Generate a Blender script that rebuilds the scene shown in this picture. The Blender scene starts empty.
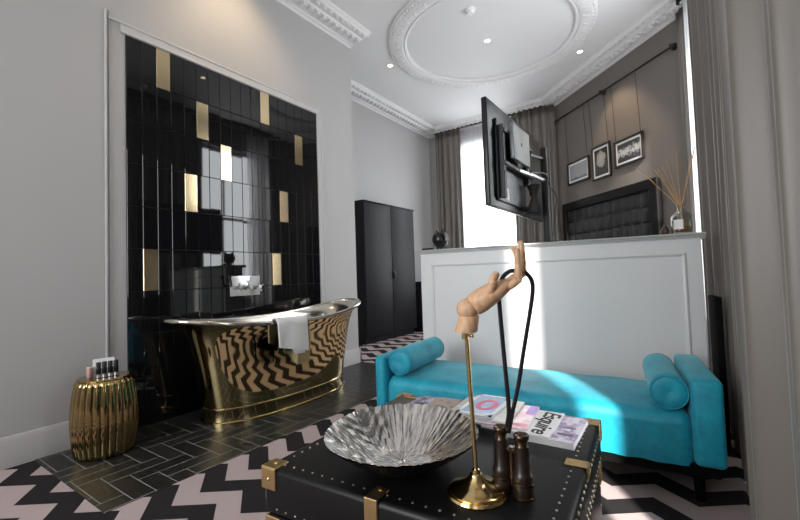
import bpy, bmesh, math, random
from mathutils import Vector, Matrix
PI = math.pi
random.seed(7)
C = bpy.context.scene.collection
S = bpy.context.scene

# ------------------------------------------------------------------ materials
class NT:
    def __init__(s, name):
        s.m = bpy.data.materials.new(name); s.m.use_nodes = True
        s.t = s.m.node_tree; s.b = s.t.nodes['Principled BSDF']
    def n(s, typ, **kw):
        d = s.t.nodes.new(typ)
        for k, v in kw.items(): setattr(d, k, v)
        return d
    def link(s, a, b): s.t.links.new(a, b)
    def set(s, name, v):
        i = s.b.inputs[name]
        if hasattr(v, 'links') or isinstance(v, bpy.types.NodeSocket): s.link(v, i)
        else: i.default_value = v
    def math(s, op, a, b=0.0):
        d = s.n('ShaderNodeMath', operation=op)
        for k, v in enumerate((a, b)):
            if isinstance(v, (int, float)): d.inputs[k].default_value = v
            else: s.link(v, d.inputs[k])
        return d.outputs[0]
    def mix(s, fac, a, b):
        d = s.n('ShaderNodeMix', data_type='RGBA')
        for sock, v in ((d.inputs[0], fac), (d.inputs[6], a), (d.inputs[7], b)):
            if isinstance(v, bpy.types.NodeSocket): s.link(v, sock)
            elif isinstance(v, (int, float)): sock.default_value = v
            else: sock.default_value = (*v, 1) if len(v) == 3 else v
        return d.outputs[2]
    def pos(s):
        g = s.n('ShaderNodeNewGeometry'); x = s.n('ShaderNodeSeparateXYZ'); s.link(g.outputs['Position'], x.inputs[0])
        return x.outputs
    def obj(s):
        return s.n('ShaderNodeTexCoord').outputs['Object']
    def noise(s, scale, detail=3.0, vec=None, rough=0.5):
        d = s.n('ShaderNodeTexNoise'); d.inputs['Scale'].default_value = scale; d.inputs['Detail'].default_value = detail
        d.inputs['Roughness'].default_value = rough
        s.link(vec if vec is not None else s.obj(), d.inputs['Vector'])
        return d.outputs['Fac']
    def bump(s, h, strength=0.2, dist=0.01):
        d = s.n('ShaderNodeBump'); d.inputs['Strength'].default_value = strength; d.inputs['Distance'].default_value = dist
        s.link(h, d.inputs['Height']); s.link(d.outputs[0], s.b.inputs['Normal'])
    def ramp(s, fac, stops):
        d = s.n('ShaderNodeValToRGB'); e = d.color_ramp.elements
        while len(e) < len(stops): e.new(0.5)
        for k, (p, c) in enumerate(stops): e[k].position = p; e[k].color = (*c, 1)
        s.link(fac, d.inputs[0]); return d.outputs[0]

def mat(name, col, rough=0.5, metal=0.0, var=0.06, vscale=6.0, bump=0.0, bscale=60.0, bdist=0.003, **kw):
    t = NT(name)
    nz = t.noise(vscale)
    c2 = tuple(max(0.0, c * (1 - var)) for c in col); c1 = tuple(min(1.0, c * (1 + var)) for c in col)
    t.set('Base Color', t.mix(nz, c2, c1))
    t.set('Roughness', rough); t.set('Metallic', metal)
    for k, v in kw.items(): t.set(k.replace('_', ' '), v)
    if bump: t.bump(t.noise(bscale, 4), bump, bdist)
    return t.m

M = {}
M['wall'] = mat('grey_wall_paint', (0.435, 0.424, 0.42), 0.55, var=0.03, vscale=1.5, bump=0.08, bscale=180)
M['taupe'] = mat('taupe_wall_paint', (0.17, 0.15, 0.135), 0.6, var=0.04, vscale=1.5, bump=0.08, bscale=180)
M['white'] = mat('white_paint', (0.72, 0.71, 0.71), 0.45, var=0.02, vscale=3)
M['trim'] = mat('grey_trim_paint', (0.50, 0.49, 0.49), 0.4, var=0.02, vscale=3)
M['ceil'] = mat('ceiling_paint', (0.73, 0.725, 0.725), 0.6, var=0.02, vscale=1)
M['partition'] = mat('partition_paint', (0.74, 0.74, 0.74), 0.4, var=0.02, vscale=2)
M['ledge'] = mat('ledge_paint', (0.50, 0.50, 0.49), 0.35, var=0.03, vscale=3)
M['tile'] = mat('black_gloss_tile', (0.006, 0.006, 0.007), 0.035, var=0.2, vscale=30, IOR=1.5)
M['gtile'] = mat('gold_mirror_tile', (0.72, 0.57, 0.35), 0.16, 1.0, var=0.06, vscale=20)
M['grout'] = mat('dark_grout', (0.045, 0.043, 0.042), 0.8)
M['capbrass'] = mat('worn_brass', (0.72, 0.52, 0.25), 0.34, 1.0, var=0.12, vscale=30)
M['studs'] = mat('dull_studs', (0.6, 0.55, 0.45), 0.35, 1.0)
M['brass'] = mat('polished_brass', (0.78, 0.58, 0.27), 0.15, 1.0, var=0.08, vscale=12)
M['tub'] = mat('tub_brass', (0.64, 0.51, 0.27), 0.045, 1.0, var=0.05, vscale=3, bump=0.025, bscale=5, bdist=0.02)
M['nickel'] = mat('tub_nickel', (0.66, 0.62, 0.55), 0.16, 1.0, var=0.10, vscale=9)
M['stool'] = mat('stool_gold', (0.42, 0.31, 0.14), 0.09, 1.0, var=0.12, vscale=14)
M['matte'] = mat('matte_black', (0.003, 0.003, 0.003), 0.8, var=0.1, Specular_IOR_Level=0.1)
M['black'] = mat('black_satin', (0.006, 0.006, 0.0065), 0.5, var=0.2, vscale=20)
M['wardrobe'] = mat('wardrobe_black', (0.009, 0.009, 0.012), 0.55, var=0.15, vscale=5, Specular_IOR_Level=0.3)
M['plastic'] = mat('black_plastic', (0.006, 0.006, 0.007), 0.28, var=0.1, vscale=20, Specular_IOR_Level=0.3)
M['greyplas'] = mat('grey_plastic', (0.15, 0.16, 0.16), 0.35, var=0.05, vscale=20)
M['bracket'] = mat('dark_bracket', (0.02, 0.02, 0.023), 0.4, 0.3, var=0.1)
M['steel'] = mat('brushed_steel', (0.45, 0.45, 0.46), 0.3, 1.0, var=0.05, vscale=20)
M['chrome'] = mat('chrome', (0.97, 0.97, 0.97), 0.22, 0.55, var=0.02)
M['towel'] = mat('white_terry', (0.86, 0.86, 0.85), 0.9, var=0.03, vscale=60, bump=0.5, bscale=300, bdist=0.003)
M['paper'] = mat('white_paper', (0.82, 0.82, 0.82), 0.5, var=0.03, vscale=40)
M['leather'] = mat('black_leather', (0.0045, 0.0045, 0.005), 0.40, var=0.2, vscale=30, Specular_IOR_Level=0.32, bump=0.2, bscale=220, bdist=0.002)
M['wood'] = None
M['bino'] = mat('bino_leather', (0.016, 0.009, 0.006), 0.3, var=0.35, vscale=30, bump=0.15, bscale=300, bdist=0.001)
M['binometal'] = mat('bino_bronze', (0.09, 0.055, 0.035), 0.25, 0.9, var=0.3, vscale=30)
M['strap'] = mat('strap_leather', (0.016, 0.014, 0.018), 0.35, var=0.2, vscale=60)
M['reed'] = mat('reed_rattan', (0.55, 0.34, 0.16), 0.7, var=0.25, vscale=40)
M['pink'] = mat('pink_soap_box', (0.55, 0.33, 0.27), 0.5)
M['iron'] = mat('black_iron', (0.012, 0.011, 0.010), 0.45, 0.3, var=0.2)
M['wire'] = mat('steel_wire', (0.05, 0.045, 0.04), 0.5, 0.5)
M['frame'] = mat('picture_frame_wood', (0.015, 0.010, 0.009), 0.35, var=0.3, vscale=20)
M['lamp'] = None
M['offwhite'] = mat('offwhite_plastic', (0.8, 0.79, 0.77), 0.4)
M['ceramic'] = mat('black_ceramic', (0.010, 0.010, 0.009), 0.22, var=0.4, vscale=14, bump=0.3, bscale=70, bdist=0.004)
M['brown'] = mat('dark_brown_glaze', (0.05, 0.028, 0.02), 0.3, var=0.4, vscale=40)
M['headboard'] = mat('headboard_fabric', (0.005, 0.005, 0.0065), 0.6, var=0.3, vscale=12)
M['hbframe'] = mat('headboard_frame', (0.005, 0.0045, 0.0045), 0.6, Specular_IOR_Level=0.15)

def m_wood():
    t = NT('pale_wood'); v = t.obj()
    mp = t.n('ShaderNodeMapping'); mp.inputs['Scale'].default_value = (40, 40, 9); t.link(v, mp.inputs[0])
    nz = t.noise(3, 4, mp.outputs[0])
    t.set('Base Color', t.ramp(nz, [(0.3, (0.58, 0.33, 0.18)), (0.7, (0.74, 0.49, 0.31))]))
    t.set('Roughness', 0.42); return t.m
M['wood'] = m_wood()

def m_emit(name, col, s):
    t = NT(name); t.set('Base Color', (*col, 1)); t.set('Emission Color', (*col, 1)); t.set('Emission Strength', s); return t.m
M['lamp'] = m_emit('downlight_lens', (1.0, 0.86, 0.66), 12.0)

def m_velvet():
    t = NT('turquoise_velvet')
    n1 = t.noise(7, 4); n2 = t.noise(40, 3)
    f = t.math('ADD', t.math('MULTIPLY', n1, 0.7), t.math('MULTIPLY', n2, 0.3))
    t.set('Base Color', t.ramp(f, [(0.35, (0.004, 0.22, 0.33)), (0.65, (0.008, 0.36, 0.48))]))
    t.set('Roughness', 0.55); t.set('Sheen Weight', 0.45); t.set('Sheen Roughness', 0.35); t.set('Sheen Tint', (0.45, 0.9, 1.0, 1))
    t.bump(f, 0.12, 0.02); return t.m
M['velvet'] = m_velvet()

def m_curtain(name, c1, c2):
    t = NT(name)
    mp = t.n('ShaderNodeMapping'); mp.inputs['Scale'].default_value = (6, 6, 0.5); t.link(t.obj(), mp.inputs[0])
    nz = t.noise(2.0, 3, mp.outputs[0])
    t.set('Base Color', t.mix(nz, c1, c2)); t.set('Roughness', 0.42)
    t.set('Sheen Weight', 0.3); t.set('Sheen Roughness', 0.4)
    t.bump(t.noise(350, 2), 0.12, 0.001); return t.m
M['curtain'] = m_curtain('taupe_satin', (0.115, 0.100, 0.085), (0.19, 0.172, 0.152))

def m_sheer():
    t = NT('white_sheer'); out = t.t.nodes['Material Output']
    tl = t.n('ShaderNodeBsdfTranslucent'); tl.inputs[0].default_value = (0.85, 0.86, 0.88, 1)
    df = t.n('ShaderNodeBsdfDiffuse'); df.inputs[0].default_value = (0.8, 0.8, 0.82, 1)
    tr = t.n('ShaderNodeBsdfTransparent')
    a = t.n('ShaderNodeMixShader'); a.inputs[0].default_value = 0.4; t.link(tl.outputs[0], a.inputs[1]); t.link(df.outputs[0], a.inputs[2])
    b = t.n('ShaderNodeMixShader')
    t.link(t.ramp(t.noise(300, 1), [(0.3, (0.2, 0.2, 0.2)), (0.7, (0.4, 0.4, 0.4))]), b.inputs[0])
    t.link(a.outputs[0], b.inputs[1]); t.link(tr.outputs[0], b.inputs[2]); t.link(b.outputs[0], out.inputs[0])
    return t.m
M['sheer'] = m_sheer()

def m_pane():
    t = NT('window_glass'); out = t.t.nodes['Material Output']
    tr = t.n('ShaderNodeBsdfTransparent'); gl = t.n('ShaderNodeBsdfGlossy'); gl.inputs['Roughness'].default_value = 0.02
    fr = t.n('ShaderNodeLayerWeight')
    a = t.n('ShaderNodeMixShader'); t.link(t.math('MULTIPLY', t.math('POWER', fr.outputs['Facing'], 3.0), 0.3), a.inputs[0]); t.link(tr.outputs[0], a.inputs[1]); t.link(gl.outputs[0], a.inputs[2])
    t.link(a.outputs[0], out.inputs[0]); return t.m
M['pane'] = m_pane()

def m_clear(name, tint, ior):
    t = NT(name); out = t.t.nodes['Material Output']
    tr = t.n('ShaderNodeBsdfTransparent'); tr.inputs[0].default_value = (*tint, 1)
    gl = t.n('ShaderNodeBsdfGlossy'); gl.inputs['Roughness'].default_value = 0.03
    lw = t.n('ShaderNodeLayerWeight'); lw.inputs[0].default_value = 0.35
    a = t.n('ShaderNodeMixShader'); t.link(t.math('MULTIPLY', lw.outputs['Facing'], ior), a.inputs[0])
    t.link(tr.outputs[0], a.inputs[1]); t.link(gl.outputs[0], a.inputs[2]); t.link(a.outputs[0], out.inputs[0]); return t.m
M['glass'] = m_clear('clear_glass', (0.95, 0.95, 0.93), 1.1)
M['oil'] = m_clear('amber_oil', (0.92, 0.78, 0.52), 0.4)

def m_chevron():
    t = NT('chevron_carpet'); x, y, z = t.pos()
    xx = t.math('DIVIDE', t.math('ADD', x, 2.265), 0.325)
    fr = t.math('FLOORED_MODULO', xx, 1.0)
    tri = t.math('MULTIPLY', t.math('SUBTRACT', 0.5, t.math('ABSOLUTE', t.math('SUBTRACT', fr, 0.5))), 2.0)
    v = t.math('DIVIDE', t.math('SUBTRACT', t.math('SUBTRACT', y, t.math('MULTIPLY', tri, 0.12)), 0.663), 0.262)
    w = t.math('FLOORED_MODULO', v, 1.0)
    white = t.math('LESS_THAN', w, 0.5)
    g = t.n('ShaderNodeNewGeometry')
    nz = t.noise(260, 3, g.outputs['Position'])
    c = t.mix(white, (0.010, 0.009, 0.010), (0.56, 0.455, 0.45))
    t.set('Base Color', t.mix(t.math('MULTIPLY', nz, 0.35), c, (0.10, 0.09, 0.09)))
    t.set('Roughness', 0.95); t.set('Specular IOR Level', 0.1)
    t.bump(nz, 0.5, 0.004); return t.m
M['carpet'] = m_chevron()

def m_herring():
    t = NT('black_herringbone_tile'); x, y, z = t.pos(); U = 0.098
    u = t.math('DIVIDE', t.math('ADD', x, 2.825), U); v = t.math('DIVIDE', t.math('SUBTRACT', y, 1.147), U)
    i = t.math('FLOOR', u); j = t.math('FLOOR', v)
    fu = t.math('SUBTRACT', u, i); fv = t.math('SUBTRACT', v, j)
    k = t.math('FLOORED_MODULO', t.math('ADD', t.math('SUBTRACT', t.math('SUBTRACT', i, j), 1.0), 0.01), 6.0)
    k = t.math('FLOOR', k)
    def eq(n): return t.math('COMPARE', k, float(n)), n
    def is_(n):
        d = t.n('ShaderNodeMath', operation='COMPARE'); t.link(k, d.inputs[0]); d.inputs[1].default_value = n; d.inputs[2].default_value = 0.3
        return d.outputs[0]
    K = [is_(n) for n in range(6)]
    inv = lambda a, b: t.math('SUBTRACT', 1.0, t.math('ADD', K[a], K[b]))
    g = 0.028
    lo = lambda f: t.math('LESS_THAN', f, g); hi = lambda f: t.math('GREATER_THAN', f, 1 - g)
    e = t.math('MULTIPLY', lo(fu), inv(1, 2))
    for a in (t.math('MULTIPLY', hi(fu), inv(0, 1)), t.math('MULTIPLY', lo(fv), inv(3, 4)), t.math('MULTIPLY', hi(fv), inv(4, 5))):
        e = t.math('MAXIMUM', e, a)
    isH = t.math('LESS_THAN', k, 2.5)
    ti = t.math('SUBTRACT', i, t.math('MULTIPLY', isH, k))
    tj = t.math('SUBTRACT', j, t.math('MULTIPLY', t.math('SUBTRACT', 1.0, isH), t.math('SUBTRACT', 5.0, k)))
    cv = t.n('ShaderNodeCombineXYZ'); t.link(ti, cv.inputs[0]); t.link(tj, cv.inputs[1]); t.link(isH, cv.inputs[2])
    wn = t.n('ShaderNodeTexWhiteNoise', noise_dimensions='3D'); t.link(cv.outputs[0], wn.inputs['Vector'])
    gp = t.n('ShaderNodeNewGeometry')
    nz = t.noise(9, 4, gp.outputs['Position'])
    tone = t.mix(wn.outputs[0], (0.012, 0.012, 0.0115), (0.024, 0.0235, 0.023))
    tone = t.mix(t.math('MULTIPLY', nz, 0.4), tone, (0.030, 0.0295, 0.029))
    t.set('Base Color', t.mix(e, tone, (0.24, 0.235, 0.23)))
    t.set('Specular IOR Level', 0.3); t.set('Roughness', t.math('ADD', 0.36, t.math('MULTIPLY', e, 0.4)))
    t.bump(t.math('ADD', t.math('SUBTRACT', 1.0, e), t.math('MULTIPLY', nz, 0.15)), 0.25, 0.003); return t.m
M['herring'] = m_herring()

def m_bowl():
    t = NT('hammered_silver'); v = t.obj()
    x = t.n('ShaderNodeSeparateXYZ'); t.link(v, x.inputs[0])
    ang = t.math('ARCTAN2', x.outputs[1], x.outputs[0])
    rr = t.math('SQRT', t.math('ADD', t.math('MULTIPLY', x.outputs[0], x.outputs[0]), t.math('MULTIPLY', x.outputs[1], x.outputs[1])))
    cv = t.n('ShaderNodeCombineXYZ'); t.link(t.math('MULTIPLY', t.math('COSINE', ang), 6.0), cv.inputs[0])
    t.link(t.math('MULTIPLY', t.math('SINE', ang), 6.0), cv.inputs[1]); t.link(t.math('MULTIPLY', rr, 8.0), cv.inputs[2])
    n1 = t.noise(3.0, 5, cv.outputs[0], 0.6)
    n2 = t.noise(70, 3, v)
    inner = t.math('LESS_THAN', rr, 0.09)
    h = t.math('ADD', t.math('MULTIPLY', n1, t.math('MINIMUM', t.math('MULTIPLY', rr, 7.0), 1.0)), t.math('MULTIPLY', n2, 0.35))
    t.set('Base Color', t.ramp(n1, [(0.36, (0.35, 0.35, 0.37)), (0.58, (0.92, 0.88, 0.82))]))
    t.set('Metallic', 1.0); t.set('Roughness', 0.13); t.bump(h, 0.16, 0.006); return t.m
M['bowl'] = m_bowl()
M['bowlout'] = mat('bowl_underside', (0.03, 0.03, 0.03), 0.4, 0.8, var=0.3, vscale=30)

def m_print(name, kind):
    t = NT(name); v = t.n('ShaderNodeTexCoord').outputs['Object']
    s = t.n('ShaderNodeSeparateXYZ'); t.link(v, s.inputs[0]); X, Y, Z = s.outputs
    if kind == 0:      # pale open landscape with low figures
        n = t.noise(22, 5, v); lowz = t.math('LESS_THAN', t.math('ADD', Z, t.math('MULTIPLY', n, 0.12)), -0.03)
        c = t.mix(lowz, (0.32, 0.32, 0.335), (0.17, 0.17, 0.17))
        n2 = t.noise(38, 2, v); dark = t.math('MULTIPLY', t.math('GREATER_THAN', n2, 0.60), lowz)
        c = t.mix(dark, c, (0.05, 0.05, 0.05))
    elif kind == 1:    # pale round shape on dark ground
        d = t.math('SQRT', t.math('ADD', t.math('MULTIPLY', t.math('MULTIPLY', X, X), 1.4), t.math('MULTIPLY', t.math('SUBTRACT', Z, 0.04), t.math('SUBTRACT', Z, 0.04))))
        n = t.noise(18, 5, v)
        c = t.ramp(t.math('ADD', t.math('MULTIPLY', d, 5.5), t.math('MULTIPLY', t.math('SUBTRACT', n, 0.5), 0.7)), [(0.15, (0.38, 0.37, 0.33)), (0.55, (0.28, 0.27, 0.24)), (0.68, (0.035, 0.035, 0.032))])
    else:              # white row of shapes across a dark field
        n = t.noise(30, 4, v)
        b = t.math('ABSOLUTE', t.math('ADD', t.math('SUBTRACT', Z, 0.0), t.math('MULTIPLY', t.math('SUBTRACT', n, 0.5), 0.22)))
        c = t.ramp(t.math('MULTIPLY', b, 9), [(0.12, (0.62, 0.62, 0.62)), (0.35, (0.30, 0.30, 0.31)), (0.6, (0.05, 0.05, 0.052))])
    t.set('Base Color', c); t.set('Roughness', 0.25); return t.m

def m_cover(name, cols, scale=14):
    t = NT(name); n = t.noise(scale, 3)
    st = [(0.25 + 0.5 * k / max(1, len(cols) - 1), c) for k, c in enumerate(cols)]
    t.set('Base Color', t.ramp(n, st)); t.set('Roughness', 0.22); return t.m

# ------------------------------------------------------------------ mesh builder
class MB:
    def __init__(s): s.v = []; s.f = []; s.mi = []
    def add(s, vs, fs, mi=0, mx=None):
        o = len(s.v)
        s.v += [tuple(mx @ Vector(p)) if mx is not None else tuple(p) for p in vs]
        s.f += [tuple(o + i for i in f) for f in fs]; s.mi += [mi] * len(fs); return s
    def box(s, x0, x1, y0, y1, z0, z1, r=0.0, seg=2, mi=0, mx=None):
        bm = bmesh.new(); bmesh.ops.create_cube(bm, size=1.0)
        for v in bm.verts:
            v.co = Vector(((x0 + x1) / 2 + v.co.x * (x1 - x0), (y0 + y1) / 2 + v.co.y * (y1 - y0), (z0 + z1) / 2 + v.co.z * (z1 - z0)))
        if r > 0:
            r = min(r, 0.49 * min(abs(x1 - x0), abs(y1 - y0), abs(z1 - z0)))
            bmesh.ops.bevel(bm, geom=bm.edges[:], offset=r, segments=seg, profile=0.5, affect='EDGES')
        bm.verts.index_update()
        s.add([v.co[:] for v in bm.verts], [[v.index for v in f.verts] for f in bm.faces], mi, mx); bm.free(); return s
    def lathe(s, prof, n=32, mx=None, mi=0, rf=None, cap=True):
        vs = []; fs = []; m = len(prof)
        for k in range(n):
            a = 2 * PI * k / n
            for q, (r, z) in enumerate(prof):
                rr = r * (rf(a, q / (m - 1)) if rf else 1.0)
                vs.append((rr * math.cos(a), rr * math.sin(a), z))
        for k in range(n):
            k2 = (k + 1) % n
            for q in range(m - 1): fs.append((k * m + q, k2 * m + q, k2 * m + q + 1, k * m + q + 1))
        if cap:
            if prof[0][0] > 1e-5: fs.append(tuple(k * m for k in reversed(range(n))))
            if prof[-1][0] > 1e-5: fs.append(tuple(k * m + m - 1 for k in range(n)))
        return s.add(vs, fs, mi, mx)
    def tube(s, pts, rad, n=10, mi=0, closed=False, cap=True, flat=None, up=(0, 0, 1)):
        P = [Vector(p) for p in pts]; N = len(P)
        R = rad if isinstance(rad, (list, tuple)) else [rad] * N
        vs = []; fs = []; prev = None
        for k in range(N):
            a = P[(k - 1) % N] if (closed or k > 0) else P[k]; b = P[(k + 1) % N] if (closed or k < N - 1) else P[k]
            t = (b - a).normalized()
            if prev is None:
                u = Vector(up)
                if abs(u.dot(t)) > 0.95: u = Vector((1, 0, 0))
                u = (u - t * u.dot(t)).normalized()
            else: u = (prev - t * prev.dot(t)).normalized()
            prev = u; w = t.cross(u)
            fx, fy = flat if flat else (1, 1)
            for q in range(n):
                an = 2 * PI * q / n
                vs.append(P[k] + (u * math.cos(an) * fx + w * math.sin(an) * fy) * R[k])
        for k in range(N if closed else N - 1):
            k2 = (k + 1) % N
            for q in range(n): fs.append((k * n + q, k * n + (q + 1) % n, k2 * n + (q + 1) % n, k2 * n + q))
        if cap and not closed:
            fs.append(tuple(reversed(range(n)))); fs.append(tuple((N - 1) * n + q for q in range(n)))
        return s.add([tuple(v) for v in vs], fs, mi)
    def ball(s, c, r, n=16, m=10, mi=0, sc=(1, 1, 1), mx=None):
        vs = [(c[0], c[1], c[2] - r * sc[2])]; fs = []
        for i in range(1, m):
            ph = -PI / 2 + PI * i / m
            for k in range(n):
                a = 2 * PI * k / n
                vs.append((c[0] + r * sc[0] * math.cos(ph) * math.cos(a), c[1] + r * sc[1] * math.cos(ph) * math.sin(a), c[2] + r * sc[2] * math.sin(ph)))
        vs.append((c[0], c[1], c[2] + r * sc[2])); top = len(vs) - 1
        for k in range(n):
            fs.append((0, 1 + (k + 1) % n, 1 + k)); fs.append((top, 1 + (m - 2) * n + k, 1 + (m - 2) * n + (k + 1) % n))
            for i in range(m - 2):
                fs.append((1 + i * n + k, 1 + i * n + (k + 1) % n, 1 + (i + 1) * n + (k + 1) % n, 1 + (i + 1) * n + k))
        return s.add(vs, fs, mi, mx)
    def sweep(s, prof, a, b, out, mi=0):
        # profile (offset along `out`, z) extruded from a to b
        a = Vector(a); b = Vector(b); o = Vector(out); m = len(prof); vs = []
        for P in (a, b):
            for (d, z) in prof: vs.append(tuple(P + o * d + Vector((0, 0, z))))
        fs = [(q, (q + 1) % m, m + (q + 1) % m, m + q) for q in range(m)] + [tuple(reversed(range(m))), tuple(range(m, 2 * m))]
        return s.add(vs, fs, mi)
    def loft(s, rings, mi=0, cap=True):
        n = len(rings[0]); vs = [tuple(p) for r in rings for p in r]; fs = []
        for k in range(len(rings) - 1):
            for q in range(n): fs.append((k * n + q, k * n + (q + 1) % n, (k + 1) * n + (q + 1) % n, (k + 1) * n + q))
        if cap: fs.append(tuple(reversed(range(n)))); fs.append(tuple((len(rings) - 1) * n + q for q in range(n)))
        return s.add(vs, fs, mi)
    def build(s, name, mats, parent=None, sharp=35, loc=None, rot=None, sub=0):
        me = bpy.data.meshes.new(name); me.from_pydata(s.v, [], s.f)
        if not isinstance(mats, (list, tuple)): mats = [mats]
        for m in mats: me.materials.append(m)
        for p, k in zip(me.polygons, s.mi): p.material_index = k
        bm = bmesh.new(); bm.from_mesh(me); bmesh.ops.recalc_face_normals(bm, faces=bm.faces[:]); bm.to_mesh(me); bm.free()
        me.shade_smooth()
        try: me.set_sharp_from_angle(angle=math.radians(sharp))
        except Exception: pass
        o = bpy.data.objects.new(name, me); C.objects.link(o)
        if parent: o.parent = parent
        if loc: o.location = loc
        if rot: o.rotation_euler = rot
        if sub:
            md = o.modifiers.new('sub', 'SUBSURF'); md.levels = sub; md.render_levels = sub
        return o

def tag(o, label, cat, group=None):
    o['label'] = label; o['category'] = cat
    if group: o['group'] = group
    return o
def thing(name, label, cat, loc=(0, 0, 0), rz=0.0, group=None):
    o = bpy.data.objects.new(name, None); C.objects.link(o); o.location = loc; o.rotation_euler = (0, 0, rz)
    o.empty_display_size = 0.05
    return tag(o, label, cat, group)
def struct(o): o['kind'] = 'structure'; return o
def copy_tree(src):
    r = src.copy(); C.objects.link(r)
    for ch in list(src.children):
        c = ch.copy(); C.objects.link(c); c.parent = r
        for g in list(ch.children):
            d = g.copy(); C.objects.link(d); d.parent = c
    return r
def T(loc, rz=0, rx=0, ry=0):
    return Matrix.Translation(loc) @ Matrix.Rotation(rz, 4, 'Z') @ Matrix.Rotation(ry, 4, 'Y') @ Matrix.Rotation(rx, 4, 'X')
def frange(a, b, n): return [a + (b - a) * k / (n - 1) for k in range(n)]

# ------------------------------------------------------------------ camera (18 mm wide angle, slight tilt)
rt = Vector((0.82, 0.571, -0.0335)).normalized(); fw = Vector((-0.56945, 0.82110, 0.03927)).normalized()
ROLL = math.radians(-1.92144); YAW = math.radians(-34.74554); PIT = math.radians(2.25060)
cy, sy = math.cos(YAW), math.sin(YAW)
fw = Vector((sy * math.cos(PIT), cy * math.cos(PIT), math.sin(PIT))); r0 = Vector((cy, -sy, 0)); u0 = r0.cross(fw)
rt = r0 * math.cos(ROLL) + u0 * math.sin(ROLL); up = -r0 * math.sin(ROLL) + u0 * math.cos(ROLL)
cam = bpy.data.cameras.new('camera'); co = bpy.data.objects.new('camera', cam); C.objects.link(co)
mw = Matrix.Identity(4)
for i in range(3): mw[i][0] = rt[i]; mw[i][1] = up[i]; mw[i][2] = -fw[i]
mw.translation = Vector((0, 0, 1.0)); co.matrix_world = mw
cam.sensor_width = 36; cam.lens = 405.09 / 800 * 36; cam.clip_start = 0.02; cam.clip_end = 100
S.camera = co

# ------------------------------------------------------------------ room shell
ZC = 3.85; XL = -3.165; XR = -4.09; YB = 7.08; YP = 3.65; YN = -3.0; XW = 0.36
A = Vector((-1.66, 7.08, 0)); Bp = Vector((XW, 5.19, 0)); dd = (Bp - A).normalized(); dn = Vector((-dd.y, dd.x, 0))
if dn.dot(Vector((-1, -1, 0))) < 0: dn = -dn
A0 = Vector((-1.75, 7.19, 0)); dd = Vector((0.7254, -0.6883, 0)); dn = Vector((-0.6883, -0.7254, 0))
A = A0 + dd * ((YB - A0.y) / dd.y); Bp = A0 + dd * ((XW - A0.x) / dd.x)

fl = MB().box(-4.4, 0.7, YN - 0.2, 7.5, -0.1, 0.0).build('floor', M['carpet']); struct(fl)
ft = MB().box(XL - 0.05, -2.135, 0.735, 3.70, -0.05, 0.004, 0.002, 1).build('floor_tiles', M['herring']); struct(ft)
ce = MB().box(-4.4, 0.7, YN - 0.2, 7.5, ZC, ZC + 0.1).build('ceiling', M['ceil']); struct(ce)
struct(MB().box(XR - 0.2, XL, YN, YP, 0, ZC).build('wall_left', M['wall']))
struct(MB().box(XR - 0.2, XR, YP, YB + 0.2, 0, ZC).build('wall_alcove', M['wall']))
struct(MB().box(-4.4, 0.7, YN - 0.2, YN, 0, ZC).build('wall_near', M['wall']))
# back wall with window opening
WB = (-3.42, -2.12, 0.55, 3.45)
m = MB(); m.box(XR, WB[0], YB, YB + 0.25, 0, ZC); m.box(WB[1], A.x + 0.3, YB, YB + 0.25, 0, ZC); m.box(WB[0], WB[1], YB, YB + 0.25, 0, WB[2]); m.box(WB[0], WB[1], YB, YB + 0.25, WB[3], ZC)
struct(m.build('wall_back', M['wall']))
ang = math.atan2(dd.y, dd.x); L = (Bp - A).length
struct(MB().box(0, L + 0.15, 0, 0.2, 0, ZC).build('wall_diagonal', M['taupe'], loc=A[:], rot=(0, 0, ang)))
# right wall: window behind the bed side and tall window by the curtains
W1 = (3.6, 4.92, 0.67, 3.42); W3 = (0.50, 2.55, 0.35, 3.42)
m = MB()
m.box(XW, XW + 0.25, YN, W3[0], 0, ZC); m.box(XW, XW + 0.25, W3[1], W1[0], 0, ZC); m.box(XW, XW + 0.25, W1[1], Bp.y + 0.25, 0, ZC)
for w in (W1, W3): m.box(XW, XW + 0.25, w[0], w[1], 0, w[2]); m.box(XW, XW + 0.25, w[0], w[1], w[3], ZC)
struct(m.build('wall_right', M['taupe']))

def window(name, axis, a0, a1, z0, z1, pos, bars, zb):
    fr = MB(); t = 0.055
    def bx(p0, p1, q0, q1, mb, d0, d1):
        if axis == 'x': mb.box(p0, p1, d0, d1, q0, q1, 0.004, 1)
        else: mb.box(d0, d1, p0, p1, q0, q1, 0.004, 1)
    d0, d1 = pos, pos + 0.05
    bx(a0, a0 + t, z0, z1, fr, d0, d1); bx(a1 - t, a1, z0, z1, fr, d0, d1)
    bx(a0, a1, z0, z0 + t, fr, d0, d1); bx(a0, a1, z1 - t, z1, fr, d0, d1)
    for b in bars: bx(b - 0.02, b + 0.02, z0, z1, fr, d0 + 0.005, d1 - 0.005)
    for b in zb: bx(a0, a1, b - 0.025, b + 0.025, fr, d0, d1)
    o = fr.build(name, M['white']); struct(o)
    pn = MB(); bx(a0 + t, a1 - t, z0 + t, z1 - t, pn, pos + 0.022, pos + 0.026); pn.build('window_pane', M['pane'], o)
    sl = MB(); bx(a0 - 0.02, a1 + 0.02, z0 - 0.03, z0, sl, pos - 0.13, pos - 0.001); sl.build('window_sill', M['white'], o)
window('window_1', 'x', *WB, YB + 0.12, [(WB[0] + WB[1]) / 2], [2.05])
window('window_2', 'y', *W1, XW + 0.14, [4.22], [2.15])
window('window_3', 'y', *W3, XW + 0.14, [1.25], [])

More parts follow.
